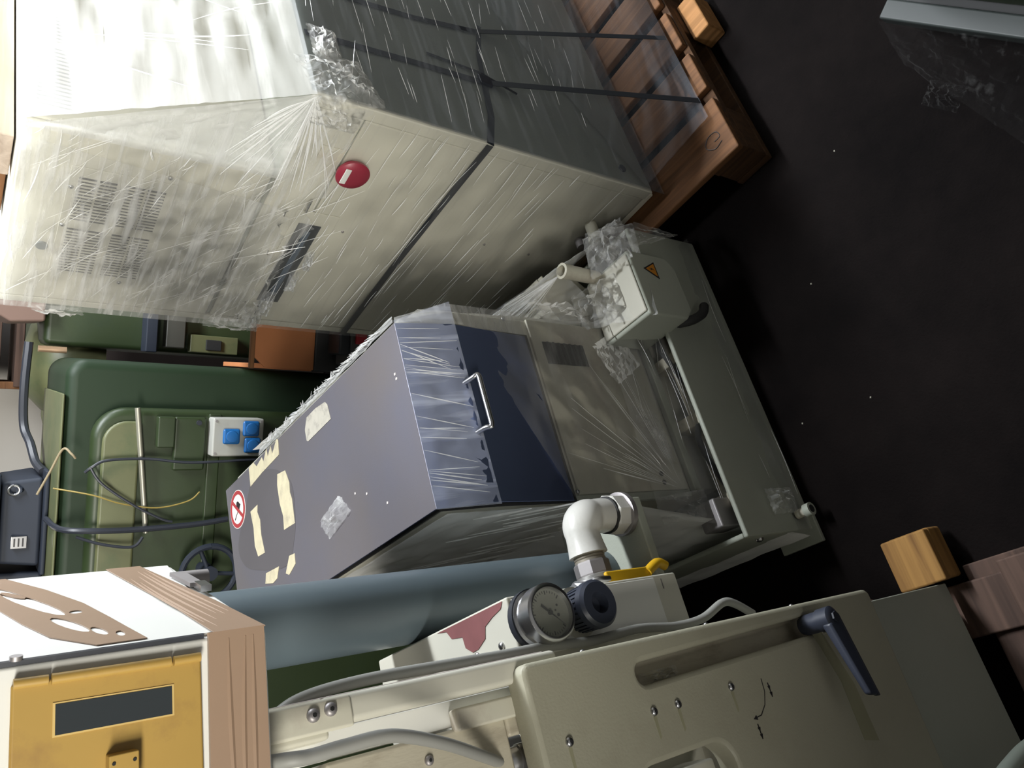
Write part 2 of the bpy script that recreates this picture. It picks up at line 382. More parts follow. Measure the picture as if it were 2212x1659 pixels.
MB().box(-0.635, -0.30, -0.0065, -0.004, 1.268, 1.452).build('vent_cover_plate', cream, A, 0.001)
def vent(x0, x1, z0, z1, y, pitch=0.0085):
    pl = MB().box(x0, x1, y - 0.0006, y, z0, z1).build('vent_opening', dark, A)
    s = MB(); k = int((x1 - x0) / pitch)
    for i in range(k):
        xa = x0 + i * (x1 - x0) / k
        s.box(xa, xa + 0.0042, y - 0.0016, y - 0.0004, z0, z1)
    s.box(x0, x1, y - 0.0018, y - 0.0004, (z0 + z1) / 2 - 0.0018, (z0 + z1) / 2 + 0.0018)
    s.build('vent_slats', cream, pl)
for x0, x1 in ((-0.448, -0.325), (-0.610, -0.470)):
    for z0, z1 in ((1.372, 1.436), (1.285, 1.356)):
        vent(x0, x1, z0, z1, -0.0065)
# vent on the narrow side of the upper part
def vent_x(y0, y1, z0, z1, x):
    pl = MB().box(x, x + 0.0008, y0, y1, z0, z1).build('vent_opening', dark, A)
    s = MB(); k = int((y1 - y0) / 0.0095)
    for i in range(k):
        ya = y0 + i * (y1 - y0) / k
        s.box(x + 0.0004, x + 0.002, ya, ya + 0.005, z0, z1)
    s.build('vent_slats', cream, pl)
vent_x(0.03, 0.19, 1.462, 1.525, XU)
vent_x(0.21, 0.37, 1.462, 1.525, XU)
for x, z in ((-0.354, 1.446), (-0.283, 1.287), (-0.463, 1.446), (-0.590, 1.276), (-0.625, 1.315)):
    screw(A, (x, -0.0065, z), (0, -1, 0), 0.0048)
for x, z in ((-0.297, 0.531), (-0.302, 0.383), (-0.225, 1.503), (-0.345, 0.90)):
    screw(A, (x, -0.004, z), (0, -1, 0), 0.0035, mat=iron)
MB().cyl((-0.536, -0.004, 1.472), (-0.536, -0.008, 1.472), 0.011).build('lock_plug', paint('grey_plug', (0.2, 0.22, 0.22)), A, smooth=True)
MB().cyl((0, 0.052, 0.275), (0.004, 0.052, 0.275), 0.011).build('hole_plug', black, A)
# emergency stop: red mushroom behind the film with a light hasp across it
es = MB().lathe((-0.152, -0.004, 0.965), (0, -1, 0), [(0.018, 0), (0.018, 0.016), (0.034, 0.018), (0.036, 0.026), (0.030, 0.032), (0.015, 0.034)]).build('emergency_stop', red, A, smooth=True)
MB().box(-0.170, -0.130, -0.0405, -0.0375, 0.978, 0.990).build('hasp', white, es, 0.001)
MB().box(-0.146, -0.112, -0.008, -0.004, 0.992, 1.042).build('nameplate', cream_d, A, 0.001)
# display window
MB().box(-0.640, -0.300, -0.007, -0.004, 0.925, 1.022).build('display_bezel', cream, A, 0.002)
dsp = MB().box(-0.628, -0.338, -0.0085, -0.007, 0.955, 1.008).build('display_window', window_dark, A, 0.001)
MB().box(-0.60, -0.36, -0.0088, -0.0085, 0.972, 0.986).build('display_readout', paint('display_strip', (0.10, 0.13, 0.17), 0.2), dsp)
# lifting lug stubs low on the front
MB().cyl((-0.150, 0.0, 0.285), (-0.150, -0.05, 0.285), 0.016).cyl((-0.150, -0.05, 0.285), (-0.150, -0.06, 0.285), 0.021).build('pipe_stub', cream_d, A, smooth=True)
MB().cyl((-0.212, 0.0, 0.272), (-0.212, -0.03, 0.272), 0.014).build('pipe_stub', iron, A, smooth=True)

# straps
def strap(pts, nrm, wdt, thick=0.0012):
    mb = MB()
    for i in range(len(pts) - 1):
        p, q = Vector(pts[i]), Vector(pts[i + 1]); nn = Vector(nrm[i]).normalized()
        s = (q - p).normalized().cross(nn) * wdt
        mb.hexa([p - s, p + s, q + s, q - s], [p - s + nn * thick, p + s + nn * thick, q + s + nn * thick, q - s + nn * thick])
    return mb
fy = -0.0085
strap([(XL, fy, 0.735), (-0.45, fy, 0.728), (-0.2, fy, 0.717), (0.0, fy, 0.706)], [(0, -1, 0)] * 3, 0.0085).build('front_strap', strap_m, A)
strap([(0.002, -0.008, 0.706), (0.002, 0.09, 0.672), (0.002, 0.20, 0.655)], [(1, 0, 0)] * 2, 0.0085).build('side_strap', strap_m, A)
strap([(0.002, 0.20, 0.655), (0.004, 0.30, 0.64), (0.004, 0.43, 0.60)], [(1, 0, 0)] * 2, 0.006).build('side_strap', strap_m, A)
strap([(0.003, 0.165, 1.095), (0.003, 0.19, 0.85), (0.004, 0.204, 0.655)], [(1, 0, 0)] * 2, 0.0085).build('upright_strap', strap_m, A)
strap([(0.004, 0.204, 0.655), (0.205, 0.125, 0.150)], [(1, 0, 0.3)], 0.0085).build('upright_strap', strap_m, A)
strap([(0.003, 0.32, 1.095), (0.003, 0.36, 0.80), (0.005, 0.40, 0.62)], [(1, 0, 0)] * 2, 0.0075).build('upright_strap', strap_m, A)
strap([(0.005, 0.40, 0.62), (0.205, 0.36, 0.150)], [(1, 0, 0.3)], 0.0075).build('upright_strap', strap_m, A)
strap([(0.003, 0.24, 0.80), (0.005, 0.235, 0.66), (0.016, 0.185, 0.575)], [(1, 0, 0)] * 2, 0.004).build('strap_tail', strap_m, A)
MB().box(0.003, 0.012, 0.192, 0.222, 0.637, 0.672).build('strap_buckle', black, A, 0.002)

# stretch film on the cabinet
random.seed(11)
open_build(sheet((XL - 0.002, -0.011, 0.20), (0.003, -0.011, 0.20), (0.003, -0.011, 1.02), (XL - 0.002, -0.011, 1.0), 60, 40, 0.003, (5, 18), 1), 'thin_film', film_lo, A)
open_build(sheet((XL - 0.004, -0.014, 0.985), (0.004, -0.013, 1.005), (XU, -0.013, ZT), (XL - 0.004, -0.014, ZT), 90, 60, 0.004, (7, 14), 2, rag=0.07), 'milky_film', film_hi, A)
open_build(sheet((XL - 0.002, -0.016, 1.02), (-0.30, -0.016, 1.04), (-0.24, -0.016, ZT), (XL - 0.002, -0.016, ZT), 60, 50, 0.005, (6, 12), 9, rag=0.05), 'milky_film', film_hi, A)
# taut slope from the upper corner down to the step edge, and the triangle that closes it at the front
open_build(sheet((0.004, -0.012, 1.10), (0.004, DL, 1.10), (XU + 0.004, DL, ZT), (XU + 0.004, -0.012, ZT), 60, 40, 0.008, (5, 16), 3), 'sloping_film', film_slope, A)
open_build(sheet((XU - 0.01, -0.010, 1.09), (0.003, -0.012, 1.09), (0.001, -0.012, 1.105), (XU - 0.01, -0.012, ZT), 30, 30, 0.004, (6, 10), 4), 'sloping_film', film_slope, A)
open_build(sheet((0.005, -0.005, 0.15), (0.012, 0.85, 0.15), (0.008, 0.85, 1.11), (0.005, -0.005, 1.11), 50, 60, 0.004, (5, 20), 5), 'side_film', film_side, A)
open_build(sheet((0.205, 0.07, 0.152), (0.215, 0.75, 0.152), (0.012, 0.80, 0.70), (0.009, 0.0, 0.22), 40, 40, 0.006, (6, 10), 6), 'skirt_film', film_side, A)
mb = MB()
def fx(X, z): return (X, -0.014, z)
for i in range(260):      # near-level folds across the front, denser towards the top
    z = 0.28 + 1.24 * (random.random() ** 0.62)
    X0 = random.uniform(XL + 0.01, -0.02 if z < 1.05 else XU - 0.02)
    L = random.uniform(0.03, 0.20) if z < 1.0 else random.uniform(0.02, 0.14)
    sl = random.gauss(-0.06 if z < 1.0 else -0.55, 0.05 if z < 1.0 else 0.35)
    X1 = min(X0 + L, -0.004 if z < 1.05 else XU + 0.0)
    if X1 - X0 < 0.015: continue
    z1 = min(z + sl * (X1 - X0), ZT - 0.01)
    wd = random.uniform(0.0004, 0.0011)
    crease_mb(mb, fx(X0, z), fx(X1, z1), (0, -1, 0), wd, wd * 1.2, random.uniform(-0.003, 0.003))
open_build(mb, 'film_folds', ridge_m, A, False)['kind'] = 'stuff'
mb = MB()
cx, cz = 0.002, 1.103     # folds fanning out of the step corner
for i in range(46):
    a = random.uniform(0.15, 2.6); L = random.uniform(0.06, 0.26); s0 = random.uniform(0.0, 0.03)
    yy = -0.016
    p = (cx - s0 * math.cos(a * 0.55 - 0.7), yy, cz + s0 * math.sin(a * 0.55 - 0.7))
    q = (cx - (s0 + L) * math.cos(a * 0.55 - 0.7), yy - 0.002, cz + (s0 + L) * math.sin(a * 0.55 - 0.7))
    if q[2] > 1.105 + (-q[0]) * (ZT - 1.10) / 0.212: continue
    wd = random.uniform(0.0006, 0.0018); crease_mb(mb, p, q, (0, -1, 0), wd, wd, random.uniform(-0.006, 0.006))
for i in range(70):      # level folds on the dark side
    z = random.uniform(0.3, 1.09); Y0 = random.uniform(0.0, 0.6); L = random.uniform(0.04, 0.16)
    wd = random.uniform(0.0004, 0.0009); crease_mb(mb, (0.012, Y0, z), (0.012, Y0 + L, z + L * random.gauss(-0.05, 0.08)), (1, 0, 0), wd, wd * 1.3)
for i in range(14):      # long folds down the slope
    Y0 = random.uniform(0.0, 0.5); f0 = random.uniform(0.0, 0.5); f1 = min(1, f0 + random.uniform(0.15, 0.6)); dy = random.gauss(0.08, 0.05)
    P = lambda f, y: (0.006 + (XU - 0.002) * f + 0.004, y, 1.108 + (ZT - 1.10) * f)
    wd = random.uniform(0.0006, 0.0016); crease_mb(mb, P(f0, Y0), P(f1, Y0 + dy), (0.9, 0, 0.43), wd, wd * 1.5, random.uniform(-0.012, 0.012))
open_build(mb, 'film_folds', ridge_m, A, False)['kind'] = 'stuff'
def crumple(parent, name, c, ex, n_=14, amp=0.4, seed=0, mat=None):
    """a small gathered lump of loose film: a wrinkled dome standing off a surface. ex: three half-axes"""
    a, bb, cc = map(Vector, ex); c = Vector(c); vs = []; fs = []
    for j in range(n_ + 1):
        for i in range(n_ + 1):
            u = 2 * i / n_ - 1; v = 2 * j / n_ - 1
            r = max(0, 1 - max(abs(u), abs(v)) ** 2)
            k = r * (0.5 + amp * noise.noise(Vector((u * 3.1, v * 3.1, seed))) + amp * noise.noise(Vector((u * 8, v * 8, seed + 3))))
            du = 0.12 * noise.noise(Vector((u * 5, v * 5, seed + 9)))
            vs.append(c + a * (u + du) + bb * (v - du) + cc * k)
    for j in range(n_):
        for i in range(n_):
            k = j * (n_ + 1) + i; fs.append((k, k + 1, k + n_ + 2, k + n_ + 1))
    return open_build(MB().add(vs, fs), name, mat or film_cr, parent, False)
# bunched film at the step corner, along the torn hem and down the far edge
crumple(A, 'bunched_film', (0.008, 0.04, 1.045), ((0, 0.06, 0.02), (0, -0.02, 0.07), (0.03, 0, 0)), 22, 0.7, 1)
crumple(A, 'bunched_film', (0.008, 0.14, 1.06), ((0, 0.05, 0.0), (0, 0.0, 0.03), (0.02, 0, 0)), 18, 0.8, 2)
crumple(A, 'bunched_film', (-0.03, -0.016, 1.05), ((0.03, 0, 0), (0, 0, 0.05), (0, -0.02, 0)), 18, 0.8, 3)
for k, (X, z, rx, rz) in enumerate(((-0.70, 1.0, 0.05, 0.025), (-0.63, 0.985, 0.05, 0.016), (-0.53, 0.955, 0.04, 0.012), (-0.45, 0.945, 0.035, 0.010), (-0.725, 1.05, 0.02, 0.06), (-0.735, 1.42, 0.012, 0.05))):
    crumple(A, 'bunched_film', (X, -0.016, z), ((rx, 0, 0.005), (0, 0, rz), (0, -0.02, 0)), 16, 0.9, 10 + k)

# wooden board lying on top of the cabinet
bd = empty('wooden_board', (0.516, 1.366, 0), -57, 'pale wooden board lying on top of the tall cabinet', 'board')
MB().box(-0.375, -0.275, 0.012, 0.93, ZT + 0.003, ZT + 0.062).build('plank', wood_p, bd, 0.003)
MB().box(-0.52, -0.40, 0.05, 0.93, ZT + 0.003, ZT + 0.062).build('plank', wood_o, bd, 0.003)

# ------------------------------------------------------------------ pallet under the cabinet
def pallet(name, loc, rot, label, Lx, Ly, h, mat, under):
    P = empty(name, loc, rot, label, 'pallet')
    t = 0.022
    for y0, y1 in ((0.0, 0.165), (0.20, 0.325), (0.36, 0.485), (0.52, 0.645), (0.68, 0.845), (0.88, 1.0)):
        MB().box(-Lx, random.uniform(-0.004, 0.0), y0, y1, h - t, h).build('deck_board', mat, P, 0.004)
    for x1 in (0.0, -Lx / 2 + 0.05, -Lx + 0.10):
        MB().box(x1 - 0.10, x1, 0.004, Ly, h - 2 * t - 0.0005, h - t - 0.0005).build('stringer_board', under, P, 0.002)
        for y0 in (0.006, Ly / 2 - 0.07, Ly - 0.15):
            MB().box(x1 - 0.10, x1, y0, y0 + 0.14, t + 0.0005, h - 2 * t - 0.001).build('block', under, P, 0.004)
        MB().box(x1 - 0.10, x1, 0.004, Ly, 0, t).build('bottom_board', under, P, 0.002)
    return P
P1 = pallet('wooden_pallet', (0.600, 1.145, 0), -57.5, 'brown wooden pallet under the tall wrapped cabinet', 0.98, 1.0, 0.140, wood_o, wood_shade)
# pencilled scribble on the near board
zz_ = 0.1406
MB().tube([(-0.030, 0.045, zz_), (-0.055, 0.040, zz_), (-0.075, 0.060, zz_), (-0.060, 0.080, zz_), (-0.035, 0.078, zz_), (-0.030, 0.060, zz_), (-0.048, 0.058, zz_)], 0.0011, 6).build('scribble', signblack, P1)
bs = MB().box(0.001, 0.055, 0.40, 0.53, 0.0, 0.075).build('offcut', wood_l, None, 0.005)
bs.location = (0.600, 1.145, 0); bs.rotation_euler = (0, 0, math.radians(-57.5))
tag(bs, 'short pale wood offcut lying against the edge of the brown pallet', 'wood offcut')

# ------------------------------------------------------------------ machine with the folded steel lid (local x = along its front, y = depth)
B = empty('granulator_machine', (-0.306, 0.959, 0), 30.5, 'cream machine with folded blue-grey steel lid and bar handle, in film', 'machine')
BT = 0.258
MB().box(0.02, 0.835, 0.0, 0.012, 0.0, BT).build('base_front_rail', olive, B, 0.004)
MB().box(0.02, 0.032, 0.012, 1.0, 0.0, BT).build('base_side_rail', olive, B, 0.004)
MB().box(0.823, 0.835, 0.012, 1.0, 0.0, BT).build('base_side_rail', olive, B, 0.004)
MB().box(0.032, 0.823, 0.012, 1.0, 0.0, 0.15).build('base_tray', darkgap, B)  # near-black colour stands in for shade inside the hollow base
for xx in (0.10, 0.30, 0.46, 0.62): MB().box(xx, xx + 0.03, 0.016, 0.10, 0.15, 0.232).build('tray_bracket', stained, B, 0.003)
MB().cyl((0.06, 0.055, 0.20), (0.60, 0.050, 0.205), 0.014).build('tray_pipe', stained, B, smooth=True)
MB().tube([(0.10, 0.035, 0.19), (0.25, 0.045, 0.235), (0.36, 0.03, 0.21), (0.52, 0.05, 0.24), (0.64, 0.03, 0.20)], 0.007).build('tray_hose', black, B, smooth=True)
MB().box(0.055, 0.12, 0.03, 0.085, 0.15, 0.285).build('valve_block', iron, B, 0.004)
MB().box(0.160, 0.590, 0.085, 0.100, 0.235, BT).build('base_lip', olive, B, 0.002)
MB().hexa([(-0.012, -0.012, 0), (0.075, -0.012, 0), (0.075, 0.10, 0), (-0.012, 0.10, 0)], [(-0.012, -0.012, 0.012), (0.075, -0.012, 0.012), (0.075, 0.10, 0.012), (-0.012, 0.10, 0.012)]).build('foot_plate', olive, B, 0.002)
bolt = MB().cyl((0.055, -0.006, 0.06), (0.055, -0.035, 0.06), 0.010).build('rail_bolt', cream_d, B, smooth=True)
MB().cyl((0.055, -0.030, 0.06), (0.055, -0.046, 0.06), 0.015, n=16).build('bolt_cap', olive, bolt, smooth=True)
MB().cyl((0.055, -0.0462, 0.06), (0.055, -0.0468, 0.06), 0.009, n=12).build('bolt_bore', dark, bolt)
screw(B, (0.02, 0.03, 0.18), (-1, 0, 0), 0.009)
# body: vertical front, chamfered shoulder, level top
prof = [(0.102, 0.152), (0.102, 0.80), (0.150, 0.893), (0.97, 0.962), (0.97, 0.152)]
MB().prism([(0.165, y, z) for y, z in prof], (0.415, 0, 0)).build('body', cream, B, 0.004)
MB().box(0.150, 0.167, 0.099, 0.115, BT, 0.62).build('corner_flange', olive, B, 0.002)
MB().box(0.167, 0.580, 0.096, 0.102, BT + 0.01, 0.60).build('front_panel', cream_d, B, 0.002)
gr = MB().box(0.469, 0.524, 0.0945, 0.096, 0.452, 0.573).build('vent_opening', dark, B)
s = MB()
for k in range(7): s.box(0.469, 0.524, 0.0925, 0.0945, 0.457 + k * 0.0165, 0.463 + k * 0.0165)
s.build('vent_slats', darkgap, gr)
for x, z in ((0.185, 0.34), (0.205, 0.34)): MB().cyl((x, 0.096, z), (x, 0.0945, z), 0.006, n=12).build('panel_hole', dark, B)
screw(B, (0.576, 0.10, 0.66), (0, -1, 0), 0.006)
screw(B, (0.172, 0.094, 0.605), (0, -1, 0), 0.005)
# the lid: one folded sheet 4 mm thick
up3 = [(0.153, 0.530, 0.095, 0.622), (0.156, 0.536, 0.088, 0.812), (0.161, 0.546, 0.118, 0.920), (0.161, 0.546, 0.975, 0.990)]
vs = []; fs = []
offs = [(-0.0, -0.004, 0), (0, -0.0035, 0.001), (0, -0.001, 0.004), (0, 0, 0.004)]
for (xa, xb, y, z), of in zip(up3, offs):
    vs += [(xa, y, z), (xb, y, z), (xb, y + of[1], z + of[2]), (xa, y + of[1], z + of[2])]
for k in range(3):
    a = k * 4; b_ = a + 4
    fs += [(a, a + 1, b_ + 1, b_), (a + 3, b_ + 3, b_ + 2, a + 2), (a, b_, b_ + 3, a + 3), (a + 1, a + 2, b_ + 2, b_ + 1)]
fs += [(0, 3, 2, 1), (12, 13, 14, 15)]
lid = MB().add(vs, fs).build('lid', steel, B, 0.0025, seg=3)
MB().prism([(0.150, 0.097, 0.61), (0.150, 0.092, 0.812), (0.158, 0.122, 0.916), (0.158, 0.975, 0.986), (0.158, 0.975, 0.982), (0.158, 0.124, 0.912), (0.152, 0.097, 0.80), (0.152, 0.102, 0.61)], (0.388, 0, 0)).build('lid_seal', darkgap, B)
hd = MB().tube([(0.402, 0.092, 0.818), (0.402, 0.066, 0.812), (0.404, 0.056, 0.806), (0.396, 0.054, 0.804)], 0.0052, 12).tube([(0.296, 0.092, 0.818), (0.296, 0.066, 0.812), (0.294, 0.056, 0.806), (0.302, 0.054, 0.804)], 0.0052, 12).tube([(0.300, 0.0545, 0.804), (0.398, 0.0545, 0.804)], 0.0055, 12, 1)
hd.build('handle', chrome, lid, smooth=True)
SL = (0.990 - 0.920) / (0.975 - 0.118)
def lz(y): return 0.924 + (y - 0.118) * SL
def rounded(pts, sub=5):
    P = [Vector((x, y, 0)) for x, y in pts]; n_ = len(P); out = []
    for i in range(n_):
        a, b, c, d = P[i - 1], P[i], P[(i + 1) % n_], P[(i + 2) % n_]
        for k in range(sub):
            t = k / sub; q_ = 0.5 * ((2 * b) + (c - a) * t + (2 * a - 5 * b + 4 * c - d) * t * t + (3 * b - a - 3 * c + d) * t ** 3); out.append((q_.x, q_.y))
    return out
def lid_patch(pts, mat, name, h=0.0008, lift=0.0):
    return MB().prism([(x, y, lz(y) + 0.0003 + lift) for x, y in pts], (0, 0, h)).build(name, mat, lid)
lid_patch(rounded([(0.514, 0.803), (0.499, 0.725), (0.469, 0.665), (0.418, 0.616), (0.347, 0.619), (0.293, 0.64), (0.248, 0.697), (0.292, 0.858), (0.33, 0.92), (0.384, 0.933), (0.463, 0.861)]), smudge, 'dark_smudge', 0.0002)
lid_patch([(0.479, 0.517), (0.505, 0.517), (0.529, 0.501), (0.53, 0.458), (0.524, 0.414), (0.514, 0.406), (0.477, 0.402), (0.474, 0.51)], residue2, 'label_residue')
for pts in ([(0.543, 0.821), (0.547, 0.793), (0.529, 0.777), (0.539, 0.743), (0.525, 0.737), (0.549, 0.714), (0.527, 0.711), (0.545, 0.69), (0.523, 0.687), (0.548, 0.655), (0.542, 0.648), (0.506, 0.654), (0.502, 0.754), (0.495, 0.824)],
            [(0.465, 0.676), (0.458, 0.636), (0.423, 0.624), (0.40, 0.628), (0.382, 0.623), (0.325, 0.626), (0.329, 0.681), (0.36, 0.676), (0.394, 0.684), (0.441, 0.684)],
            [(0.435, 0.842), (0.437, 0.799), (0.42, 0.805), (0.397, 0.796), (0.36, 0.80), (0.313, 0.793), (0.316, 0.83), (0.347, 0.841), (0.39, 0.836)],
            [(0.265, 0.8), (0.259, 0.731), (0.236, 0.747), (0.232, 0.772), (0.243, 0.81)],
            [(0.233, 0.702), (0.265, 0.674), (0.262, 0.648), (0.239, 0.651), (0.225, 0.687)]):
    lid_patch(pts, residue, 'tape_residue')
for x, y in ((0.289, 0.362), (0.272, 0.321), (0.228, 0.258), (0.449, 0.15), (0.438, 0.148)):
    lid_patch([(x - .002, y - .002), (x + .002, y - .003), (x + .003, y + .002), (x - .002, y + .003)], signwhite, 'paint_fleck', 0.0004)
crumple(lid, 'film_scrap', (0.275, 0.455, lz(0.455) + 0.001), ((0.026, 0.02, 0), (-0.012, 0.05, 0.004), (0, 0, 0.008)), 16, 0.9, 31)
# round prohibition sign: red ring and bar, black heart with a lead
sx, sy, sr = 0.469, 0.912, 0.050
def ring(r0, r1, mat, name, lift, h=0.0006, n_=40):
    vs = []; fs = []
    for i in range(n_):
        a = 2 * math.pi * i / n_
        for r in (r0, r1):
            x, y = sx + r * math.cos(a), sy + r * math.sin(a) * 0.93
            vs += [(x, y, lz(y) + lift), (x, y, lz(y) + lift + h)]
    for i in range(n_):
        a = i * 4; b_ = ((i + 1) % n_) * 4
        fs += [(a + 1, a + 3, b_ + 3, b_ + 1), (a + 2, b_ + 2, b_ + 3, a + 3), (a, a + 1, b_ + 1, b_)]
    return MB().add(vs, fs).build(name, mat, lid)
ring(0.0, sr, signwhite, 'prohibition_sign', 0.0006)
ring(sr * 0.76, sr * 0.95, signred, 'sign_ring', 0.0014)
hp = []
for i in range(28):
    t = 2 * math.pi * i / 28
    hx = 16 * math.sin(t) ** 3; hy = 13 * math.cos(t) - 5 * math.cos(2 * t) - 2 * math.cos(3 * t) - math.cos(4 * t)
    hp.append((sx + 0.006 + hx * 0.00085, sy - 0.006 + hy * 0.00085))
lid_patch(hp, signblack, 'sign_heart', 0.0004, 0.0013)
lid_patch([(sx - 0.004, sy - 0.004), (sx - 0.002, sy - 0.005), (sx - 0.020, sy + 0.022), (sx - 0.023, sy + 0.021)], signblack, 'sign_lead', 0.0004, 0.0013)
q = 0.7071
lid_patch([(sx + sr * 0.9 * (-q) - 0.003, sy + sr * 0.84 * (-q) + 0.003), (sx + sr * 0.9 * (-q) + 0.003, sy + sr * 0.84 * (-q) - 0.003), (sx + sr * 0.9 * q + 0.003, sy + sr * 0.84 * q - 0.003), (sx + sr * 0.9 * q - 0.003, sy + sr * 0.84 * q + 0.003)], signred, 'sign_bar', 0.0004, 0.0018)

# motor on the right of the body, with its terminal box at the front
mt = MB().lathe((0.70, 0.16, 0.36), (0, 1, 0), [(0.05, 0), (0.085, 0.004), (0.09, 0.02), (0.09, 0.30), (0.08, 0.33), (0.04, 0.335)], 32)
motor = mt.build('motor_barrel', cream_d, B, smooth=True)
fb = MB()
for k in range(26):
    a = 2 * math.pi * k / 26
    c, s_ = math.cos(a), math.sin(a)
    fb.hexa([(0.70 + 0.088 * c - 0.002 * s_, 0.19, 0.36 + 0.088 * s_ + 0.002 * c), (0.70 + 0.088 * c + 0.002 * s_, 0.19, 0.36 + 0.088 * s_ - 0.002 * c), (0.70 + 0.104 * c + 0.002 * s_, 0.19, 0.36 + 0.104 * s_ - 0.002 * c), (0.70 + 0.104 * c - 0.002 * s_, 0.19, 0.36 + 0.104 * s_ + 0.002 * c)],
            [(0.70 + 0.088 * c - 0.002 * s_, 0.45, 0.36 + 0.088 * s_ + 0.002 * c), (0.70 + 0.088 * c + 0.002 * s_, 0.45, 0.36 + 0.088 * s_ - 0.002 * c), (0.70 + 0.104 * c + 0.002 * s_, 0.45, 0.36 + 0.104 * s_ - 0.002 * c), (0.70 + 0.104 * c - 0.002 * s_, 0.45, 0.36 + 0.104 * s_ + 0.002 * c)])
fb.build('cooling_fins', cream_d, motor)
MB().box(0.63, 0.77, 0.18, 0.42, 0.152, 0.30).build('motor_foot', cream_d, B, 0.003)
tb = MB().prism([(0.525, -0.06, 0.375), (0.70, -0.06, 0.375), (0.70, -0.06, 0.245), (0.672, -0.06, 0.218), (0.552, -0.06, 0.218), (0.525, -0.06, 0.245)], (0, 0.15, 0)).build('terminal_box', olive, B, 0.006)
MB().box(0.535, 0.69, -0.055, 0.085, 0.375, 0.381).build('terminal_box_lid', cream, tb, 0.003)
tz = 0.318
MB().prism([(0.628, -0.0605, tz - 0.022), (0.676, -0.0605, tz - 0.022), (0.652, -0.0605, tz + 0.022)], (0, -0.0008, 0)).build('warning_triangle', signblack, tb)
MB().prism([(0.634, -0.0614, tz - 0.018), (0.670, -0.0614, tz - 0.018), (0.652, -0.0614, tz + 0.015)], (0, -0.0004, 0)).build('warning_field', amber, tb)
MB().prism([(0.655, -0.0619, tz + 0.004), (0.649, -0.0619, tz - 0.005), (0.653, -0.0619, tz - 0.005), (0.650, -0.0619, tz - 0.015), (0.657, -0.0619, tz - 0.003), (0.653, -0.0619, tz - 0.003)], (0, -0.0003, 0)).build('warning_bolt', signblack, tb)
MB().lathe((0.690, 0.045, 0.381), (0.02, 0.0, 1), [(0.016, 0), (0.018, 0.10), (0.019, 0.112), (0.013, 0.113), (0.012, 0.09)], 20).build('pipe_stub', cream_d, B, smooth=True)
MB().tube([(0.56, 0.02, 0.23), (0.55, -0.02, 0.19), (0.57, -0.03, 0.14), (0.60, -0.025, 0.11)], 0.012).build('motor_cable', darkgap, B, smooth=True)

# film on the machine
random.seed(5)
open_build(sheet((0.14, 0.088, 0.24), (0.595, 0.088, 0.24), (0.588, 0.088, 0.80), (0.145, 0.088, 0.615), 50, 40, 0.004, (6, 9), 41), 'front_film', film_b, B)
open_build(sheet((0.0, -0.008, 0.03), (0.84, -0.008, 0.03), (0.60, 0.06, 0.40), (0.10, 0.07, 0.42), 60, 40, 0.006, (8, 12), 42), 'skirt_film', film_b, B)
open_build(sheet((0.005, -0.004, 0.04), (0.005, 0.5, 0.06), (0.14, 0.5, 0.62), (0.142, 0.09, 0.50), 40, 40, 0.008, (6, 9), 43), 'side_film', film_b, B)
open_build(sheet((0.146, 0.09, 0.50), (0.152, 0.75, 0.55), (0.155, 0.75, 0.962), (0.150, 0.115, 0.905), 50, 40, 0.006, (8, 8), 44), 'side_film', film_hi, B)
open_build(sheet((0.595, 0.09, 0.30), (0.60, 0.75, 0.35), (0.585, 0.80, 0.975), (0.588, 0.12, 0.86), 40, 40, 0.006, (6, 8), 45), 'side_film', film_hi, B)
open_build(sheet((0.535, 0.094, 0.62), (0.590, 0.092, 0.62), (0.590, 0.092, 0.815), (0.540, 0.088, 0.815), 10, 20, 0.003, (4, 6), 46), 'front_film', film_hi, B)
open_build(sheet((0.538, 0.085, 0.812), (0.590, 0.090, 0.812), (0.582, 0.15, 0.90), (0.547, 0.115, 0.925), 10, 16, 0.002, (4, 6), 47), 'shoulder_film', film_hi, B)
open_build(sheet((0.548, 0.12, 0.926), (0.584, 0.15, 0.905), (0.584, 0.78, 0.962), (0.549, 0.76, 0.978), 12, 50, 0.006, (4, 14), 48), 'shoulder_film', film_hi, B)
# bluish-white film band added to paint in the chamfer's brighter light
open_build(sheet((0.152, 0.083, 0.806), (0.590, 0.083, 0.806), (0.548, 0.112, 0.928), (0.158, 0.112, 0.928), 60, 14, 0.0025, (16, 3), 49), 'lid_light_band', film('chamfer_light_film', 0.24, 0.40, (40, 4, 4), (0, 0.4, 0.2), color=(0.75, 0.8, 0.95)), B)
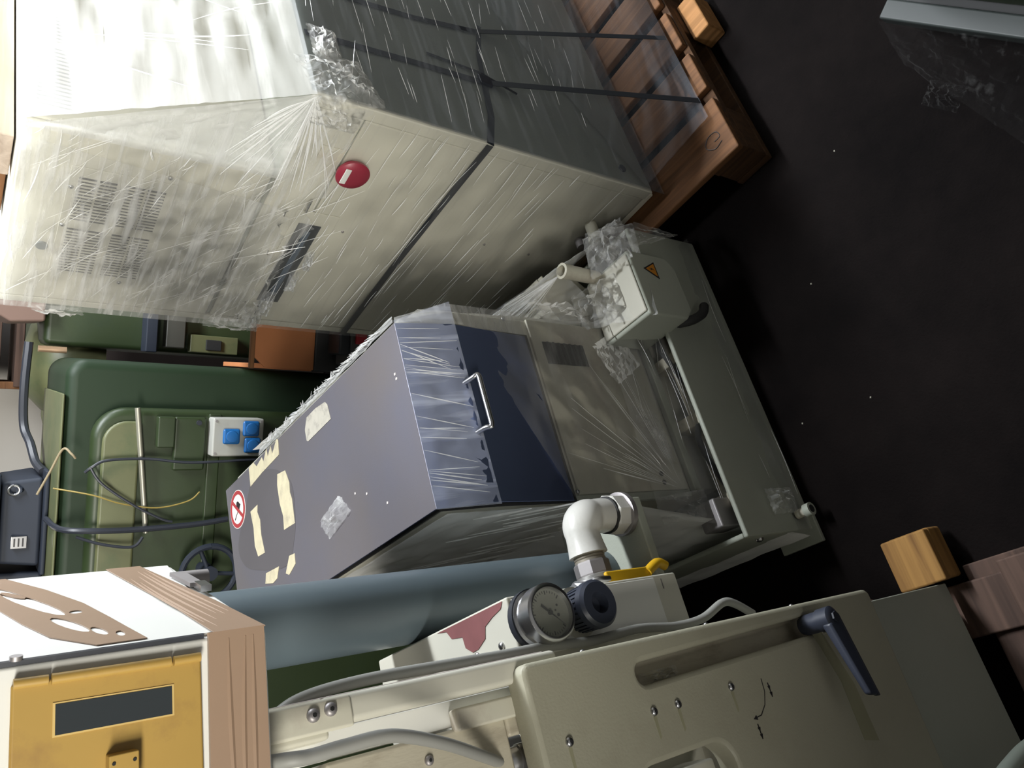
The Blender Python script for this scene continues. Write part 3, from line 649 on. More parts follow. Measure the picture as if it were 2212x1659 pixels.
# hood of film over the terminal box and the pipe stub
open_build(sheet((0.52, -0.066, 0.36), (0.80, -0.05, 0.30), (0.83, 0.05, 0.36), (0.56, 0.07, 0.42), 40, 30, 0.016, (5, 5), 50), 'hood_film', film_cr, B)
open_build(sheet((0.80, -0.055, 0.30), (0.70, -0.066, 0.37), (0.74, -0.075, 0.25), (0.82, -0.03, 0.10), 30, 24, 0.012, (5, 5), 51), 'hood_film', film_b, B)
open_build(sheet((0.60, 0.05, 0.40), (0.70, 0.045, 0.50), (0.66, 0.40, 0.66), (0.59, 0.30, 0.62), 30, 30, 0.012, (7, 5), 52), 'tent_film', film_b, B)
open_build(sheet((0.70, 0.045, 0.50), (0.84, 0.03, 0.28), (0.84, 0.40, 0.30), (0.68, 0.40, 0.60), 30, 30, 0.012, (7, 5), 53), 'tent_film', film_b, B)
for k, (c, ex) in enumerate((((0.62, 0.05, 0.40), ((0.05, 0, 0.0), (0, 0.06, 0.02), (0, -0.01, 0.05))), ((0.73, -0.02, 0.39), ((0.07, 0.01, -0.02), (0, 0.05, 0.02), (0.0, -0.03, 0.05))), ((0.60, 0.09, 0.50), ((0.02, 0, 0.01), (0, 0, 0.08), (0.02, -0.02, 0))),
                          ((0.50, 0.086, 0.36), ((0.05, 0, 0.02), (0.03, 0, -0.05), (0, -0.014, 0))), ((0.30, 0.086, 0.33), ((0.06, 0, 0.0), (0.01, 0, 0.04), (0, -0.012, 0))), ((0.12, 0.075, 0.33), ((0.03, 0.0, 0.0), (0.0, 0.02, 0.06), (-0.01, -0.02, 0))), ((0.09, -0.010, 0.10), ((0.03, 0, 0.0), (0.0, 0, 0.05), (0, -0.02, 0))))):
    crumple(B, 'bunched_film', c, ex, 16, 0.9, 60 + k)
mb = MB()
for i in range(60):     # folds fanning over the front panel from the low left corner and level ones along the base
    if i < 26:
        a = random.uniform(0.05, 1.35); s0 = random.uniform(0.02, 0.10); L = random.uniform(0.08, 0.3)
        p = (0.16 + s0 * math.cos(a), 0.082, 0.30 + s0 * math.sin(a)); q_ = (min(0.59, 0.16 + (s0 + L) * math.cos(a)), 0.082, min(0.62, 0.30 + (s0 + L) * math.sin(a)))
        nn = (0, -1, 0)
    else:
        z = random.uniform(0.04, 0.38); X0 = random.uniform(0.04, 0.6); L = random.uniform(0.05, 0.25); yy = -0.016 + max(0, z - 0.05) * 0.24
        p = (X0, yy, z); q_ = (X0 + L, yy, z + random.gauss(0, 0.015)); nn = (0, -1, 0.3)
    wd = random.uniform(0.0004, 0.0009); crease_mb(mb, p, q_, nn, wd, wd * 1.2, random.uniform(-0.004, 0.004))
for i in range(60):     # folds on the left flank below the lid, running down towards the base
    y0 = random.uniform(0.10, 0.6); z0 = random.uniform(0.55, 0.86); L = random.uniform(0.06, 0.2)
    wd = random.uniform(0.0008, 0.0022); crease_mb(mb, (0.138, y0, z0), (0.138, y0 - L * 0.35, z0 - L * 0.8), (-1, 0, 0), wd, wd * 1.4)
for i in range(60):     # folds on the right shoulder
    y0 = random.uniform(0.15, 0.7); wd = random.uniform(0.0006, 0.0014)
    zz = 0.915 + (y0 - 0.15) * 0.09
    crease_mb(mb, (0.551, y0, zz + 0.018), (0.592, y0 + random.uniform(0.03, 0.12), zz - 0.004), (0.5, 0, 0.8), wd, wd * 1.4)
for i in range(26):     # slack folds over the lid chamfer
    x0 = random.uniform(0.17, 0.53); L = random.uniform(0.02, 0.07); wd = random.uniform(0.0006, 0.0013)
    f0 = random.uniform(0, 0.3)
    crease_mb(mb, (x0, 0.081 + 0.03 * f0, 0.812 + 0.11 * f0), (x0 + random.uniform(0.0, 0.05), 0.110, 0.926), (0, -0.9, 0.3), wd, wd * 1.2)
for i in range(50):     # folds drawn out from the pipe stub
    a = random.uniform(-0.5, 0.9); wd = random.uniform(0.0006, 0.0015)
    crease_mb(mb, (0.69, 0.06, 0.49), (0.66 + 0.12 * a, 0.36, 0.60 - 0.18 * abs(a) + random.uniform(-0.03, 0.03)), (0, -0.6, 0.8), wd, wd * 1.3, random.uniform(-0.01, 0.01))
open_build(mb, 'film_folds', ridge_m, B, False)['kind'] = 'stuff'

# ------------------------------------------------------------------ near machine with the slotted cover (local x = along its front, y = depth)
C = empty('slotted_press', (-0.321, 0.623, 0), 30, 'near cream machine with slotted cover plate, gauge and black clamp lever', 'machine')
def holed_plate(name, outer, holes, y0, thick, mat, parent, bev=0.004):
    cu = bpy.data.curves.new(name, 'CURVE'); cu.dimensions = '2D'; cu.fill_mode = 'BOTH'
    cu.extrude = max(thick / 2 - bev, 0.0002); cu.bevel_depth = bev; cu.bevel_resolution = 2
    cu.offset = -bev
    for pts in [outer] + holes:
        sp = cu.splines.new('POLY'); sp.points.add(len(pts) - 1); sp.use_cyclic_u = True
        for q_, (x, z) in zip(sp.points, pts): q_.co = (x, z, 0, 1)
    tmp = bpy.data.objects.new('tmp_outline', cu); col.objects.link(tmp)
    dg = bpy.context.evaluated_depsgraph_get(); dg.update()
    me = bpy.data.meshes.new_from_object(tmp.evaluated_get(dg))
    bpy.data.objects.remove(tmp); bpy.data.curves.remove(cu)
    me.transform(Matrix(((1, 0, 0, 0), (0, 0, -1, y0 + thick / 2), (0, 1, 0, 0), (0, 0, 0, 1))))
    me.name = name; me.materials.clear(); me.materials.append(mat)
    for p in me.polygons: p.use_smooth = True
    try: me.set_sharp_from_angle(angle=math.radians(30))
    except Exception: pass
    o = bpy.data.objects.new(name, me); col.objects.link(o); o.parent = parent
    return o
def rrect(x0, x1, z0, z1, r, n_=6):
    pts = []
    for cx_, cz_, a0 in ((x1 - r, z1 - r, 0), (x0 + r, z1 - r, 90), (x0 + r, z0 + r, 180), (x1 - r, z0 + r, 270)):
        for k in range(n_ + 1):
            a = math.radians(a0 + 90 * k / n_); pts.append((cx_ + r * math.cos(a), cz_ + r * math.sin(a)))
    return pts
def slot(xc, r, z0, z1, lean=0.0):
    pts = []
    for cz_, a0 in ((z1 - r, 0), (z0 + r, 180)):
        for k in range(9):
            a = math.radians(a0 + 180 * k / 8); pts.append((xc + lean * (cz_ - z1) + r * math.cos(a), cz_ + r * math.sin(a)))
    return pts
holed_plate('cover_plate', rrect(-0.42, 0.026, 0.402, 1.128, 0.012), [slot(-0.0135, 0.0135, 0.545, 0.965, -0.02), rrect(-0.36, -0.108, 0.845, 1.01, 0.03)], 0.0, 0.034, khaki, C, 0.006)
MB().box(-0.44, 0.008, 0.036, 0.046, 0.060, 0.80).build('back_plate', olive, C, 0.002)
MB().box(-0.44, -0.04, 0.048, 0.40, 0.060, 0.79).build('frame_body', cream_d, C, 0.005)
MB().box(-0.44, -0.04, 0.13, 0.40, 0.79, 1.12).build('frame_body', darkgap, C, 0.005)  # dark box added behind the opening to stand for its shade
MB().box(-0.04, 0.018, 0.0345, 0.0355, 0.53, 0.98).build('slot_backing', stained, C)
crumple(C, 'film_scrap', (-0.02, 0.030, 0.90), ((0.008, 0, 0), (0, 0, 0.035), (0, -0.012, 0)), 12, 1.0, 71)
MB().box(-0.15, -0.128, 0.05, 0.12, 0.83, 1.02).build('inner_flange', cream, C, 0.003)
for x, z in ((-0.055, 0.812), (-0.056, 0.957), (-0.056, 0.915), (-0.060, 1.090)): screw(C, (x, 0.0, z), (0, -1, 0), 0.0052, 'panel_screw')
for z in (1.025, 0.80, 0.60): screw(C, (0.026, 0.015, z), (1, 0, 0), 0.0035, 'edge_screw')
oil = paint('yellowed_oil_smear', (0.30, 0.29, 0.19), 0.35, var=0.15, scale=14)
MB().prism([(-0.017, -0.0004, 0.600), (-0.019, -0.0004, 0.575), (-0.10, -0.0004, 0.545), (-0.178, -0.0004, 0.541), (-0.17, -0.0004, 0.575), (-0.09, -0.0004, 0.575)], (0, 0.0006, 0)).build('oil_smear', oil, C)
for x, z in ((-0.055, 0.812), (-0.056, 0.957), (-0.056, 0.915), (-0.060, 1.090)):
    MB().prism([(x - 0.004, -0.0004, z - 0.002), (x - 0.006, -0.0004, z + 0.003), (x - 0.030, -0.0004, z + 0.002), (x - 0.028, -0.0004, z - 0.001)], (0, 0.0006, 0)).build('oil_run', oil, C)
# printed arrow marks
def flat_line(pts, wd, name='arrow_mark'):
    mb = MB()
    for (xa, za), (xb, zb) in zip(pts, pts[1:]):
        t = Vector((xb - xa, 0, zb - za)).normalized(); s_ = Vector((-t.z, 0, t.x)) * wd
        mb.hexa([Vector((xa, -0.0006, za)) - s_, Vector((xa, -0.0006, za)) + s_, Vector((xb, -0.0006, zb)) + s_, Vector((xb, -0.0006, zb)) - s_],
                [Vector((xa, 0.0002, za)) - s_, Vector((xa, 0.0002, za)) + s_, Vector((xb, 0.0002, zb)) + s_, Vector((xb, 0.0002, zb)) - s_])
    return mb
flat_line([(-0.056, 0.748), (-0.072, 0.750), (-0.087, 0.759), (-0.097, 0.773), (-0.098, 0.785)], 0.0005).build('arc_mark', signblack, C)
MB().prism([(-0.0985, -0.0005, 0.790), (-0.101, -0.0005, 0.782), (-0.095, -0.0005, 0.783)], (0, 0.0006, 0)).build('arc_arrowhead', signblack, C)
for xa, xb, zc_ in ((-0.063, -0.081, 0.738), (-0.105, -0.123, 0.786)):
    xm = (xa + xb) / 2
    mb = flat_line([(xa, zc_), (xb, zc_)], 0.0008)
    for tip, d2 in ((xm - 0.001, -1), (xb, -1)):
        mb.prism([(tip, -0.0006, zc_), (tip - d2 * 0.006, -0.0006, zc_ + 0.0028), (tip - d2 * 0.006, -0.0006, zc_ - 0.0028)], (0, 0.0007, 0))
    mb.build('arrow_mark', signblack, C)
mb = MB()
pts = [(-0.036 - 0.145 * f, 0.0352, 0.385 - 0.005 * f + 0.002 * math.sin(f * 9)) for f in [k / 8 for k in range(9)]]
for i, (p, q_) in enumerate(zip(pts, pts[1:])):
    wd = 0.0042 * (1 - i / 8.5)
    mb.hexa([(p[0], 0.0352, p[2] - wd), (q_[0], 0.0352, q_[2] - wd), (q_[0], 0.0352, q_[2] + wd), (p[0], 0.0352, p[2] + wd)], [(p[0], 0.0362, p[2] - wd), (q_[0], 0.0362, q_[2] - wd), (q_[0], 0.0362, q_[2] + wd), (p[0], 0.0362, p[2] + wd)])
mb.build('black_scuff', paint('scuff_black', (0.03, 0.04, 0.035), 0.7), C)
# clamp lever
hub = MB().lathe((-0.006, 0.0, 0.600), (0, -1, 0), [(0.012, -0.01), (0.0145, 0.0), (0.0145, 0.022), (0.0165, 0.023), (0.0165, 0.043), (0.012, 0.046)], 24).build('clamp_lever_hub', bluegrey, C, smooth=True)
arm = MB().hexa([(-0.004, -0.046, 0.585), (-0.004, -0.030, 0.585), (-0.116, -0.052, 0.593), (-0.116, -0.062, 0.593)], [(-0.012, -0.046, 0.616), (-0.012, -0.030, 0.616), (-0.112, -0.052, 0.615), (-0.112, -0.062, 0.615)])
arm.build('clamp_lever_arm', bluegrey, C, 0.004)
MB().hexa([(-0.002, -0.045, 0.583), (-0.002, -0.032, 0.583), (-0.118, -0.053, 0.591), (-0.118, -0.0615, 0.591)], [(-0.004, -0.0455, 0.588), (-0.004, -0.0315, 0.588), (-0.116, -0.0525, 0.596), (-0.116, -0.062, 0.596)]).build('lever_grip_strip', black, C, 0.002)
MB().cyl((-0.006, -0.046, 0.600), (-0.006, -0.050, 0.600), 0.008, n=6).build('lever_bolt', black, C)

# gauge housing
GZ0, GZ1 = 0.728, 1.05
MB().box(-0.15, 0.117, 0.10, 0.47, GZ0, GZ1).build('gauge_housing', cream, C, 0.003)
MB().box(0.040, 0.113, 0.0985, 0.101, GZ0 + 0.05, GZ1 - 0.006).build('gauge_plate', white, C, 0.001)
MB().box(-0.05, 0.045, 0.115, 0.40, GZ1 + 0.0, GZ1 + 0.006).build('housing_top_lip', cream_d, C, 0.002)
MB().prism([(x, y, GZ1 + 0.0004) for x, y in [(0.114, 0.109), (0.106, 0.116), (0.101, 0.138), (0.094, 0.158), (0.08, 0.164), (0.071, 0.185), (0.07, 0.199), (0.079, 0.214), (0.094, 0.216), (0.098, 0.243), (0.11, 0.253), (0.114, 0.278)]], (0, 0, 0.0004)).build('red_stain', redstain, C)
for x, y in ((0.063, 0.132), (0.063, 0.190)): screw(C, (x, y, GZ1), (0, 0, 1), 0.0055, 'housing_screw')
mark = MB().box(0.1155, 0.1176, 0.1, 0.102, GZ0, GZ0 + 0.001)
MB().box(0.095, 0.110, 0.0992, 0.0998, 0.762, 0.7635).build('scratch', iron, C)
gc = Vector((0.083, 0.10, 1.018))
g = MB().lathe(gc, (0, -1, 0), [(0.037, 0.0), (0.037, 0.012), (0.0335, 0.014), (0.0335, 0.024), (0.0365, 0.025), (0.0365, 0.042), (0.034, 0.044), (0.031, 0.044), (0.030, 0.036)], 40).build('pressure_gauge', chrome, C, smooth=True)
MB().cyl(gc + Vector((0, -0.0005, 0)), gc + Vector((0, -0.010, 0)), 0.0385, n=36).build('gauge_gasket', black, g, smooth=True)
MB().cyl(gc + Vector((0, -0.036, 0)), gc + Vector((0, -0.0375, 0)), 0.0305, n=36).build('dial', dialw, g)
yv = gc.y - 0.0379
tk = MB()
for k in range(31):
    a = math.radians(-135 + 270 * k / 30 + 90); L = 0.005 if k % 5 == 0 else 0.003
    c, s_ = math.cos(a), math.sin(a); wd = 0.0004 if k % 5 else 0.0007
    p = Vector((gc.x + 0.0275 * c, yv, gc.z + 0.0275 * s_)); q_ = Vector((gc.x + (0.0275 - L) * c, yv, gc.z + (0.0275 - L) * s_)); o2 = Vector((-s_, 0, c)) * wd
    tk.hexa([p - o2, p + o2, q_ + o2, q_ - o2], [v + Vector((0, 0.0003, 0)) for v in (p - o2, p + o2, q_ + o2, q_ - o2)])
tk.build('dial_marks', signblack, g)
# pointer: thick tail up, thin tip down (as the photograph shows it)
na = Vector((-0.018, 0, -0.020)); nd = na.normalized(); no = Vector((nd.z, 0, -nd.x))
c0 = Vector((gc.x, yv - 0.001, gc.z))
MB().prism([c0 + no * 0.0007, c0 + nd * 0.026, c0 - no * 0.0007], (0, -0.0006, 0)).prism([c0 + no * 0.0013, c0 - no * 0.0013, c0 - nd * 0.015 - no * 0.0017, c0 - nd * 0.015 + no * 0.0017], (0, -0.0006, 0)).cyl(c0 + Vector((0, 0.001, 0)), c0 + Vector((0, -0.002, 0)), 0.003, n=14).build('pointer', signblack, g)
tx = MB()
for x, z, r in ((-0.004, -0.013, 0.0022), (0.008, -0.014, 0.0016), (0.002, -0.010, 0.0014)): tx.cyl((gc.x + x, yv, gc.z + z), (gc.x + x, yv + 0.0003, gc.z + z), r, n=10)
tx.build('dial_emblem', signblack, g)
MB().cyl(gc + Vector((0, -0.0415, 0)), gc + Vector((0, -0.0425, 0)), 0.0305, n=36).build('gauge_glass', glass_thin('gauge_glass_clear', (0.4, 0.42, 0.4), 0.10), g)
kc = Vector((0.083, 0.10, 0.944))
MB().lathe(kc, (0, -1, 0), [(0.034, 0), (0.034, 0.002), (0.024, 0.003), (0.024, 0.010)], 32).build('knob_collar', cream, C, smooth=True)
kn = MB().lathe(kc + Vector((0, -0.006, 0)), (0, -1, 0), [(0.022, 0.0), (0.027, 0.004), (0.0285, 0.03), (0.031, 0.032), (0.031, 0.042), (0.027, 0.046), (0.014, 0.046), (0.013, 0.030), (0.002, 0.029)], 40).build('adjusting_knob', bluegrey, C, smooth=True)
rb = MB()
for k in range(30):
    a = 2 * math.pi * k / 30; c, s_ = math.cos(a), math.sin(a); o2 = Vector((-s_, 0, c)) * 0.0016
    p = kc + Vector((0.0272 * c, -0.010, 0.0272 * s_)); q_ = kc + Vector((0.0285 * c, -0.037, 0.0285 * s_)); u3 = Vector((c, 0, s_)) * 0.0018
    rb.hexa([p - o2, p + o2, q_ + o2, q_ - o2], [p - o2 + u3, p + o2 + u3, q_ + o2 + u3, q_ - o2 + u3])
rb.build('knob_ribs', bluegrey, kn)

# shelf under the valve
MB().box(0.118, 0.285, 0.232, 0.445, 0.600, 0.620).build('valve_shelf', olive, C, 0.003)
# post and joint that carry the control box
MB().box(0.010, 0.036, 0.018, 0.044, 1.060, 1.345).build('post', cream, C, 0.006, seg=3)
jt = MB().box(0.006, 0.034, 0.012, 0.018, 1.318, 1.405).build('joint_plate', cream_d, C, 0.003)
MB().box(0.000, 0.036, 0.020, 0.050, 1.340, 1.420).build('post_head', cream_d, C, 0.004)
screw(jt, (0.022, 0.012, 1.357), (0, -1, 0), 0.0062, 'joint_bolt', iron); screw(jt, (0.024, 0.012, 1.340), (0, -1, 0), 0.0062, 'joint_bolt', iron)
MB().box(-0.014, 0.040, 0.056, 0.060, 1.05, 1.41).build('side_sheet', pale_sheet, C, 0.001)
MB().box(-0.016, 0.010, 0.046, 0.050, 1.10, 1.40).build('side_sheet', white, C, 0.001)
MB().box(-0.022, 0.000, 0.030, 0.046, 1.00, 1.20).build('cover_strip', cream_d, C, 0.003)
MB().box(-0.10, -0.018, 0.040, 0.10, 1.135, 1.34).build('stained_plate', stained, C, 0.004)
MB().box(-0.040, -0.018, 0.040, 0.08, 1.00, 1.135).build('stained_plate', stained, C, 0.004)
screw(C, (-0.034, 0.040, 1.113), (0, -1, 0), 0.005, 'plate_screw', iron); screw(C, (-0.040, 0.040, 1.235), (0, -1, 0), 0.005, 'plate_screw', iron)
MB().lathe((-0.064, 0.06, 1.14), (0.0, -0.2, -1), [(0.012, 0), (0.014, 0.004), (0.014, 0.020), (0.016, 0.021), (0.016, 0.034), (0.012, 0.035), (0.011, 0.02)], 24).build('threaded_ferrule', chrome, C, smooth=True)

# cables
def cable(name, pts, r, mat, label, cat='cable', frame=None):
    fr = frame or C
    M4 = Matrix.Translation(fr.location) @ Matrix.Rotation(fr.rotation_euler.z, 4, 'Z')
    o = MB().tube([M4 @ Vector(p) for p in pts], r, 12, 8).build(name, mat, None, smooth=True)
    return tag(o, label, cat)
cable('cable', [(0.016, 0.060, 1.415), (0.030, 0.064, 1.378), (0.044, 0.066, 1.342), (0.049, 0.066, 1.272), (0.047, 0.068, 1.159), (0.046, 0.072, 1.095), (0.046, 0.078, 1.02), (0.042, 0.078, 0.948), (0.045, 0.080, 0.86), (0.038, 0.078, 0.79), (0.040, 0.070, 0.737), (0.055, 0.064, 0.690), (0.050, 0.060, 0.668), (0.030, 0.056, 0.640)], 0.0062, hosegrey, 'grey cable running down beside the post and gauge, looping out low')
cable('cable', [(-0.005, 0.0, 1.43), (-0.010, -0.036, 1.405), (-0.012, -0.040, 1.385), (-0.011, -0.040, 1.355), (-0.012, -0.036, 1.309), (-0.028, -0.016, 1.25), (-0.05, 0.02, 1.185), (-0.062, 0.05, 1.145)], 0.0060, hosegrey, 'grey cable arching from the control box to the metal ferrule')

# ------------------------------------------------------------------ control box on the post
K = empty('control_box', (-0.210, 0.605, 1.42), 0, 'white control box with yellow flap door and brown packing tape', 'box')
Dv = Vector((-math.sin(math.radians(72)), -math.cos(math.radians(72)), 0)); Sv = Vector((-0.0546, 0.9985, 0))
def kb(s_, t, z): return Dv * s_ + Sv * t + Vector((0, 0, z))
HB, WB, DB = 0.215, 0.24, 0.296
MB().hexa([kb(0, 0, 0), kb(WB, 0, 0), kb(WB, DB, 0), kb(0, DB, 0)], [kb(0, 0, HB), kb(WB, 0, HB), kb(WB, DB, HB), kb(0, DB, HB)]).build('case', white, K, 0.0025, seg=3)
on = Vector((-Sv.y, Sv.x, 0)) * -1        # outward normal of the lit flank
fn = Vector((Dv.y, -Dv.x, 0)); fn = fn if fn.dot(Sv) < 0 else -fn
def kslab(pts, nrm, th, name, mat, parent=K, bevel=0.0, lift=0.0, label=None):
    return MB().prism([kb(*p) + nrm * lift for p in pts], nrm * th).build(name, mat, parent, bevel)
kslab([(0, 0.007, 0.03), (0, DB - 0.004, 0.005), (0, DB - 0.004, HB - 0.004), (0, 0.007, HB - 0.004)], on, 0.0025, 'side_cover', white, lift=0.0)
kslab([(0, 0.001, 0.048), (0, 0.005, 0.048), (0, 0.005, HB), (0, 0.001, HB)], on, 0.0032, 'side_seal', black)
# packing tape: band round the low corner and a half-loose strip higher up
kslab([(0, -0.002, 0.0015), (0, 0.10, 0.010), (0, 0.20, 0.022), (0, 0.292, 0.033), (0, 0.292, 0.066), (0, 0.20, 0.057), (0, 0.10, 0.047), (0, -0.002, 0.041)], on, 0.0008, 'tape_band', tape, lift=0.0036)
mb = MB()
NS = 14
kslab([(-0.004, 0, 0.003), (WB * 0.9, 0, 0.003), (WB * 0.9, 0, 0.049), (-0.004, 0, 0.046)], fn, 0.0036, 'tape_band', tape, lift=0.0006)
for k in range(3):
    z0 = (0.012, 0.018, 0.031)[k]; crease_mb(mb, kb(0.002, 0, z0) + fn * 0.0042, kb(0.13, 0, z0 + random.uniform(-0.005, 0.005)) + fn * 0.0042, fn, 0.0022, 0.0014, random.uniform(-0.002, 0.002))
for k in range(6):
    f = random.random(); z_ = 0.008 + 0.0055 * k; crease_mb(mb, kb(0, 0.01 + 0.05 * f, z_ + 0.004) + on * 0.0042, kb(0, 0.20 + 0.07 * f, z_ * 0.8 + 0.026) + on * 0.0042, on, 0.0020, 0.0012, 0.002)
open_build(mb, 'tape_wrinkles', tape, K, False)['kind'] = 'stuff'
st = [(0.285, 0.145), (0.24, 0.140), (0.19, 0.125), (0.14, 0.118), (0.09, 0.108), (0.03, 0.100), (0.012, 0.098), (0.012, 0.185), (0.06, 0.165), (0.12, 0.170), (0.18, 0.180), (0.24, 0.186), (0.285, 0.190)]
st = [(0.29, 0.155), (0.22, 0.128), (0.15, 0.108), (0.09, 0.098), (0.05, 0.092), (0.012, 0.086), (0.012, 0.120), (0.05, 0.145), (0.10, 0.158), (0.16, 0.170), (0.22, 0.178), (0.29, 0.190)]
holes3 = [slot(0.0, 0.004, -0.05, 0.05)]
cu_pts = [(t, z) for t, z in st]
def blob(ct, cz_, rt, rz, ang, n_=14):
    return [(ct + rt * math.cos(a) * math.cos(ang) - rz * math.sin(a) * math.sin(ang), cz_ + rt * math.cos(a) * math.sin(ang) + rz * math.sin(a) * math.cos(ang)) for a in [2 * math.pi * k / n_ for k in range(n_)]]
tp = holed_plate('loose_tape', cu_pts[::-1], [blob(0.17, 0.145, 0.06, 0.008, 0.30), blob(0.08, 0.128, 0.03, 0.006, 0.3), blob(0.22, 0.158, 0.03, 0.005, 0.35), blob(0.12, 0.118, 0.006, 0.005, 0), blob(0.05, 0.112, 0.014, 0.004, 0.2), blob(0.25, 0.172, 0.012, 0.005, 0), blob(0.035, 0.100, 0.008, 0.003, 0)], 0.0, 0.0008, tape, K, 0.0)
tp.data.transform(Matrix(((Sv.x, -on.x, 0, on.x * 0.0036), (Sv.y, -on.y, 0, on.y * 0.0036), (0, 0, 1, 0), (0, 0, 0, 1))))
# latch, seal screw and stub at the far low corner
lt = kslab([(0, 0.165, 0.003), (0, 0.225, 0.005), (0, 0.225, 0.019), (0, 0.165, 0.015)], on, 0.004, 'latch', iron, lift=0.004)
kslab([(0, 0.140, 0.002), (0, 0.163, 0.002), (0, 0.163, 0.012), (0, 0.140, 0.012)], on, 0.006, 'latch_keeper', chrome, lift=0.004)
MB().cyl(kb(0.0, 0.25, 0.006) - Vector((0, 0, 0.0)) - on * 0.006, kb(0.0, 0.25, -0.026) - on * 0.006, 0.009).build('cable_gland', iron, K, smooth=True)
MB().cyl(kb(0, 0.0035, 0.17) + on * 0.003, kb(0, 0.0035, 0.17) + on * 0.006, 0.004).build('seal_screw', iron, K, smooth=True)
# yellow flap door
door = kslab([(0.013, 0, 0.052), (0.135, 0, 0.052), (0.135, 0, 0.173), (0.011, 0, 0.173)], fn, 0.005, 'flap_door', yellow, K, 0.002)
MB().cyl(kb(0.0125, 0, 0.074) + fn * 0.006, kb(0.0115, 0, 0.150) + fn * 0.006, 0.0036).build('hinge_barrel', yellow, door, smooth=True)
MB().cyl(kb(0.0125, 0, 0.053) + fn * 0.006, kb(0.0125, 0, 0.072) + fn * 0.006, 0.0034).build('hinge_pin', yellow, door, smooth=True)
MB().cyl(kb(0.0115, 0, 0.152) + fn * 0.006, kb(0.011, 0, 0.172) + fn * 0.006, 0.0034).build('hinge_pin', yellow, door, smooth=True)
kslab([(0.0285, 0, 0.072), (0.0500, 0, 0.072), (0.0490, 0, 0.149), (0.0270, 0, 0.149)], fn, 0.0008, 'window_rim', paint('yellow_rim', (0.62, 0.44, 0.16), 0.4), door, lift=0.0048)
kslab([(0.0297, 0, 0.0735), (0.0488, 0, 0.0735), (0.0478, 0, 0.1475), (0.0282, 0, 0.1475)], fn, 0.0008, 'door_window', window_dark, door, lift=0.0052)
kslab([(0.0665, 0, 0.098), (0.090, 0, 0.098), (0.090, 0, 0.117), (0.0665, 0, 0.117)], fn, 0.012, 'door_catch', yellow, door, 0.001, lift=0.005)
for z in (0.101, 0.114): MB().cyl(kb(0.072, 0, z) + fn * 0.017, kb(0.072, 0, z) + fn * 0.0176, 0.0012, n=8).build('catch_rivet', dark, door)

# ------------------------------------------------------------------ grey drain pipe
pp_ = tag(MB().cyl((-0.355, 1.03, 0.621), (-0.355, 1.03, 1.52), 0.055, n=48, cap=False).cyl((-0.355, 1.03, 1.52), (-0.355, 1.03, 0.621), 0.051, n=48, cap=False).build('drain_pipe', pvc, None, smooth=True), 'dark grey plastic pipe standing upright behind the gauge housing', 'pipe')
# ------------------------------------------------------------------ elbow and ball valve
V = empty('valve_assembly', (-0.225, 0.987, 0.62), 30, 'white pipe elbow on hex nut leading to a yellow-levered ball valve', 'valve')
MB().lathe((0, 0, 0.001), (0, 0, 1), [(0.040, 0), (0.040, 0.010), (0.037, 0.011)], 32).build('flange_ring', iron, V, smooth=True)
MB().lathe((0, 0, 0.012), (0, 0, 1), [(0.036, 0), (0.037, 0.003), (0.037, 0.026), (0.034, 0.029)], 8).build('hex_nut', fitting, V)
MB().lathe((0, 0, 0.036), (0, 0, 1), [(0.0335, 0), (0.0335, 0.008)], 32).build('nut_gasket', darkgap, V, smooth=True)
# elbow: thick quarter bend from up to local -x
prof_r = 0.029; bend = 0.034; zc = 0.112 - bend
mb = MB(); vs = []; fs = []; N = 14; n_ = 28
path = [Vector((0, 0, 0.044)), Vector((0, 0, 0.056)), Vector((0, 0, zc - 0.004))] + [Vector((-bend + bend * math.cos(a), 0, zc + bend * math.sin(a))) for a in [math.pi / 2 * k / N for k in range(N + 1)]] + [Vector((-bend - 0.020, 0, zc + bend)), Vector((-bend - 0.034, 0, zc + bend))]
rad = [0.030, 0.031, 0.030] + [0.030 + 0.005 * math.sin(math.pi * k / N) for k in range(N + 1)] + [0.032, 0.034]
mb2 = MB()
u = Vector((0, 1, 0))
for i, (p, r) in enumerate(zip(path, rad)):
    t = (path[min(i + 1, len(path) - 1)] - path[max(i - 1, 0)]).normalized(); v = t.cross(u)
    for k in range(n_):
        a = 2 * math.pi * k / n_; mb2.v.append(tuple(p + u * (r * math.cos(a)) + v * (r * math.sin(a))))
for i in range(len(path) - 1):
    for k in range(n_): mb2.f.append((i * n_ + k, i * n_ + (k + 1) % n_, (i + 1) * n_ + (k + 1) % n_, (i + 1) * n_ + k))
mb2.f += [tuple(range(n_ - 1, -1, -1)), tuple(range((len(path) - 1) * n_, len(path) * n_))]
mb2.build('elbow', fitting, V, smooth=True)
ze = zc + bend
th = MB(); 
MB().lathe((-0.066, 0, ze), (-1, 0, 0), [(0.027, 0), (0.027, 0.003), (0.0255, 0.004), (0.027, 0.0055), (0.027, 0.008), (0.0255, 0.009), (0.027, 0.0105), (0.027, 0.016)], 28).build('thread', paint('dirty_thread', (0.30, 0.27, 0.22), 0.5, metal=0.4), V, smooth=True)
MB().lathe((-0.080, 0, ze), (-1, 0, 0), [(0.029, 0), (0.031, 0.003), (0.031, 0.022), (0.029, 0.026)], 8).build('hex_union', iron, V)
MB().lathe((-0.104, 0, ze), (-1, 0, 0), [(0.030, 0), (0.034, 0.002), (0.034, 0.016), (0.030, 0.020), (0.030, 0.040), (0.034, 0.044), (0.034, 0.056)], 28).build('valve_body', paint('cast_nickel', (0.50, 0.49, 0.47), 0.35, metal=0.7), V, smooth=True)
MB().cyl((-0.124, -0.004, ze + 0.025), (-0.124, -0.010, ze + 0.055), 0.014).build('valve_stem', chrome, V, smooth=True)
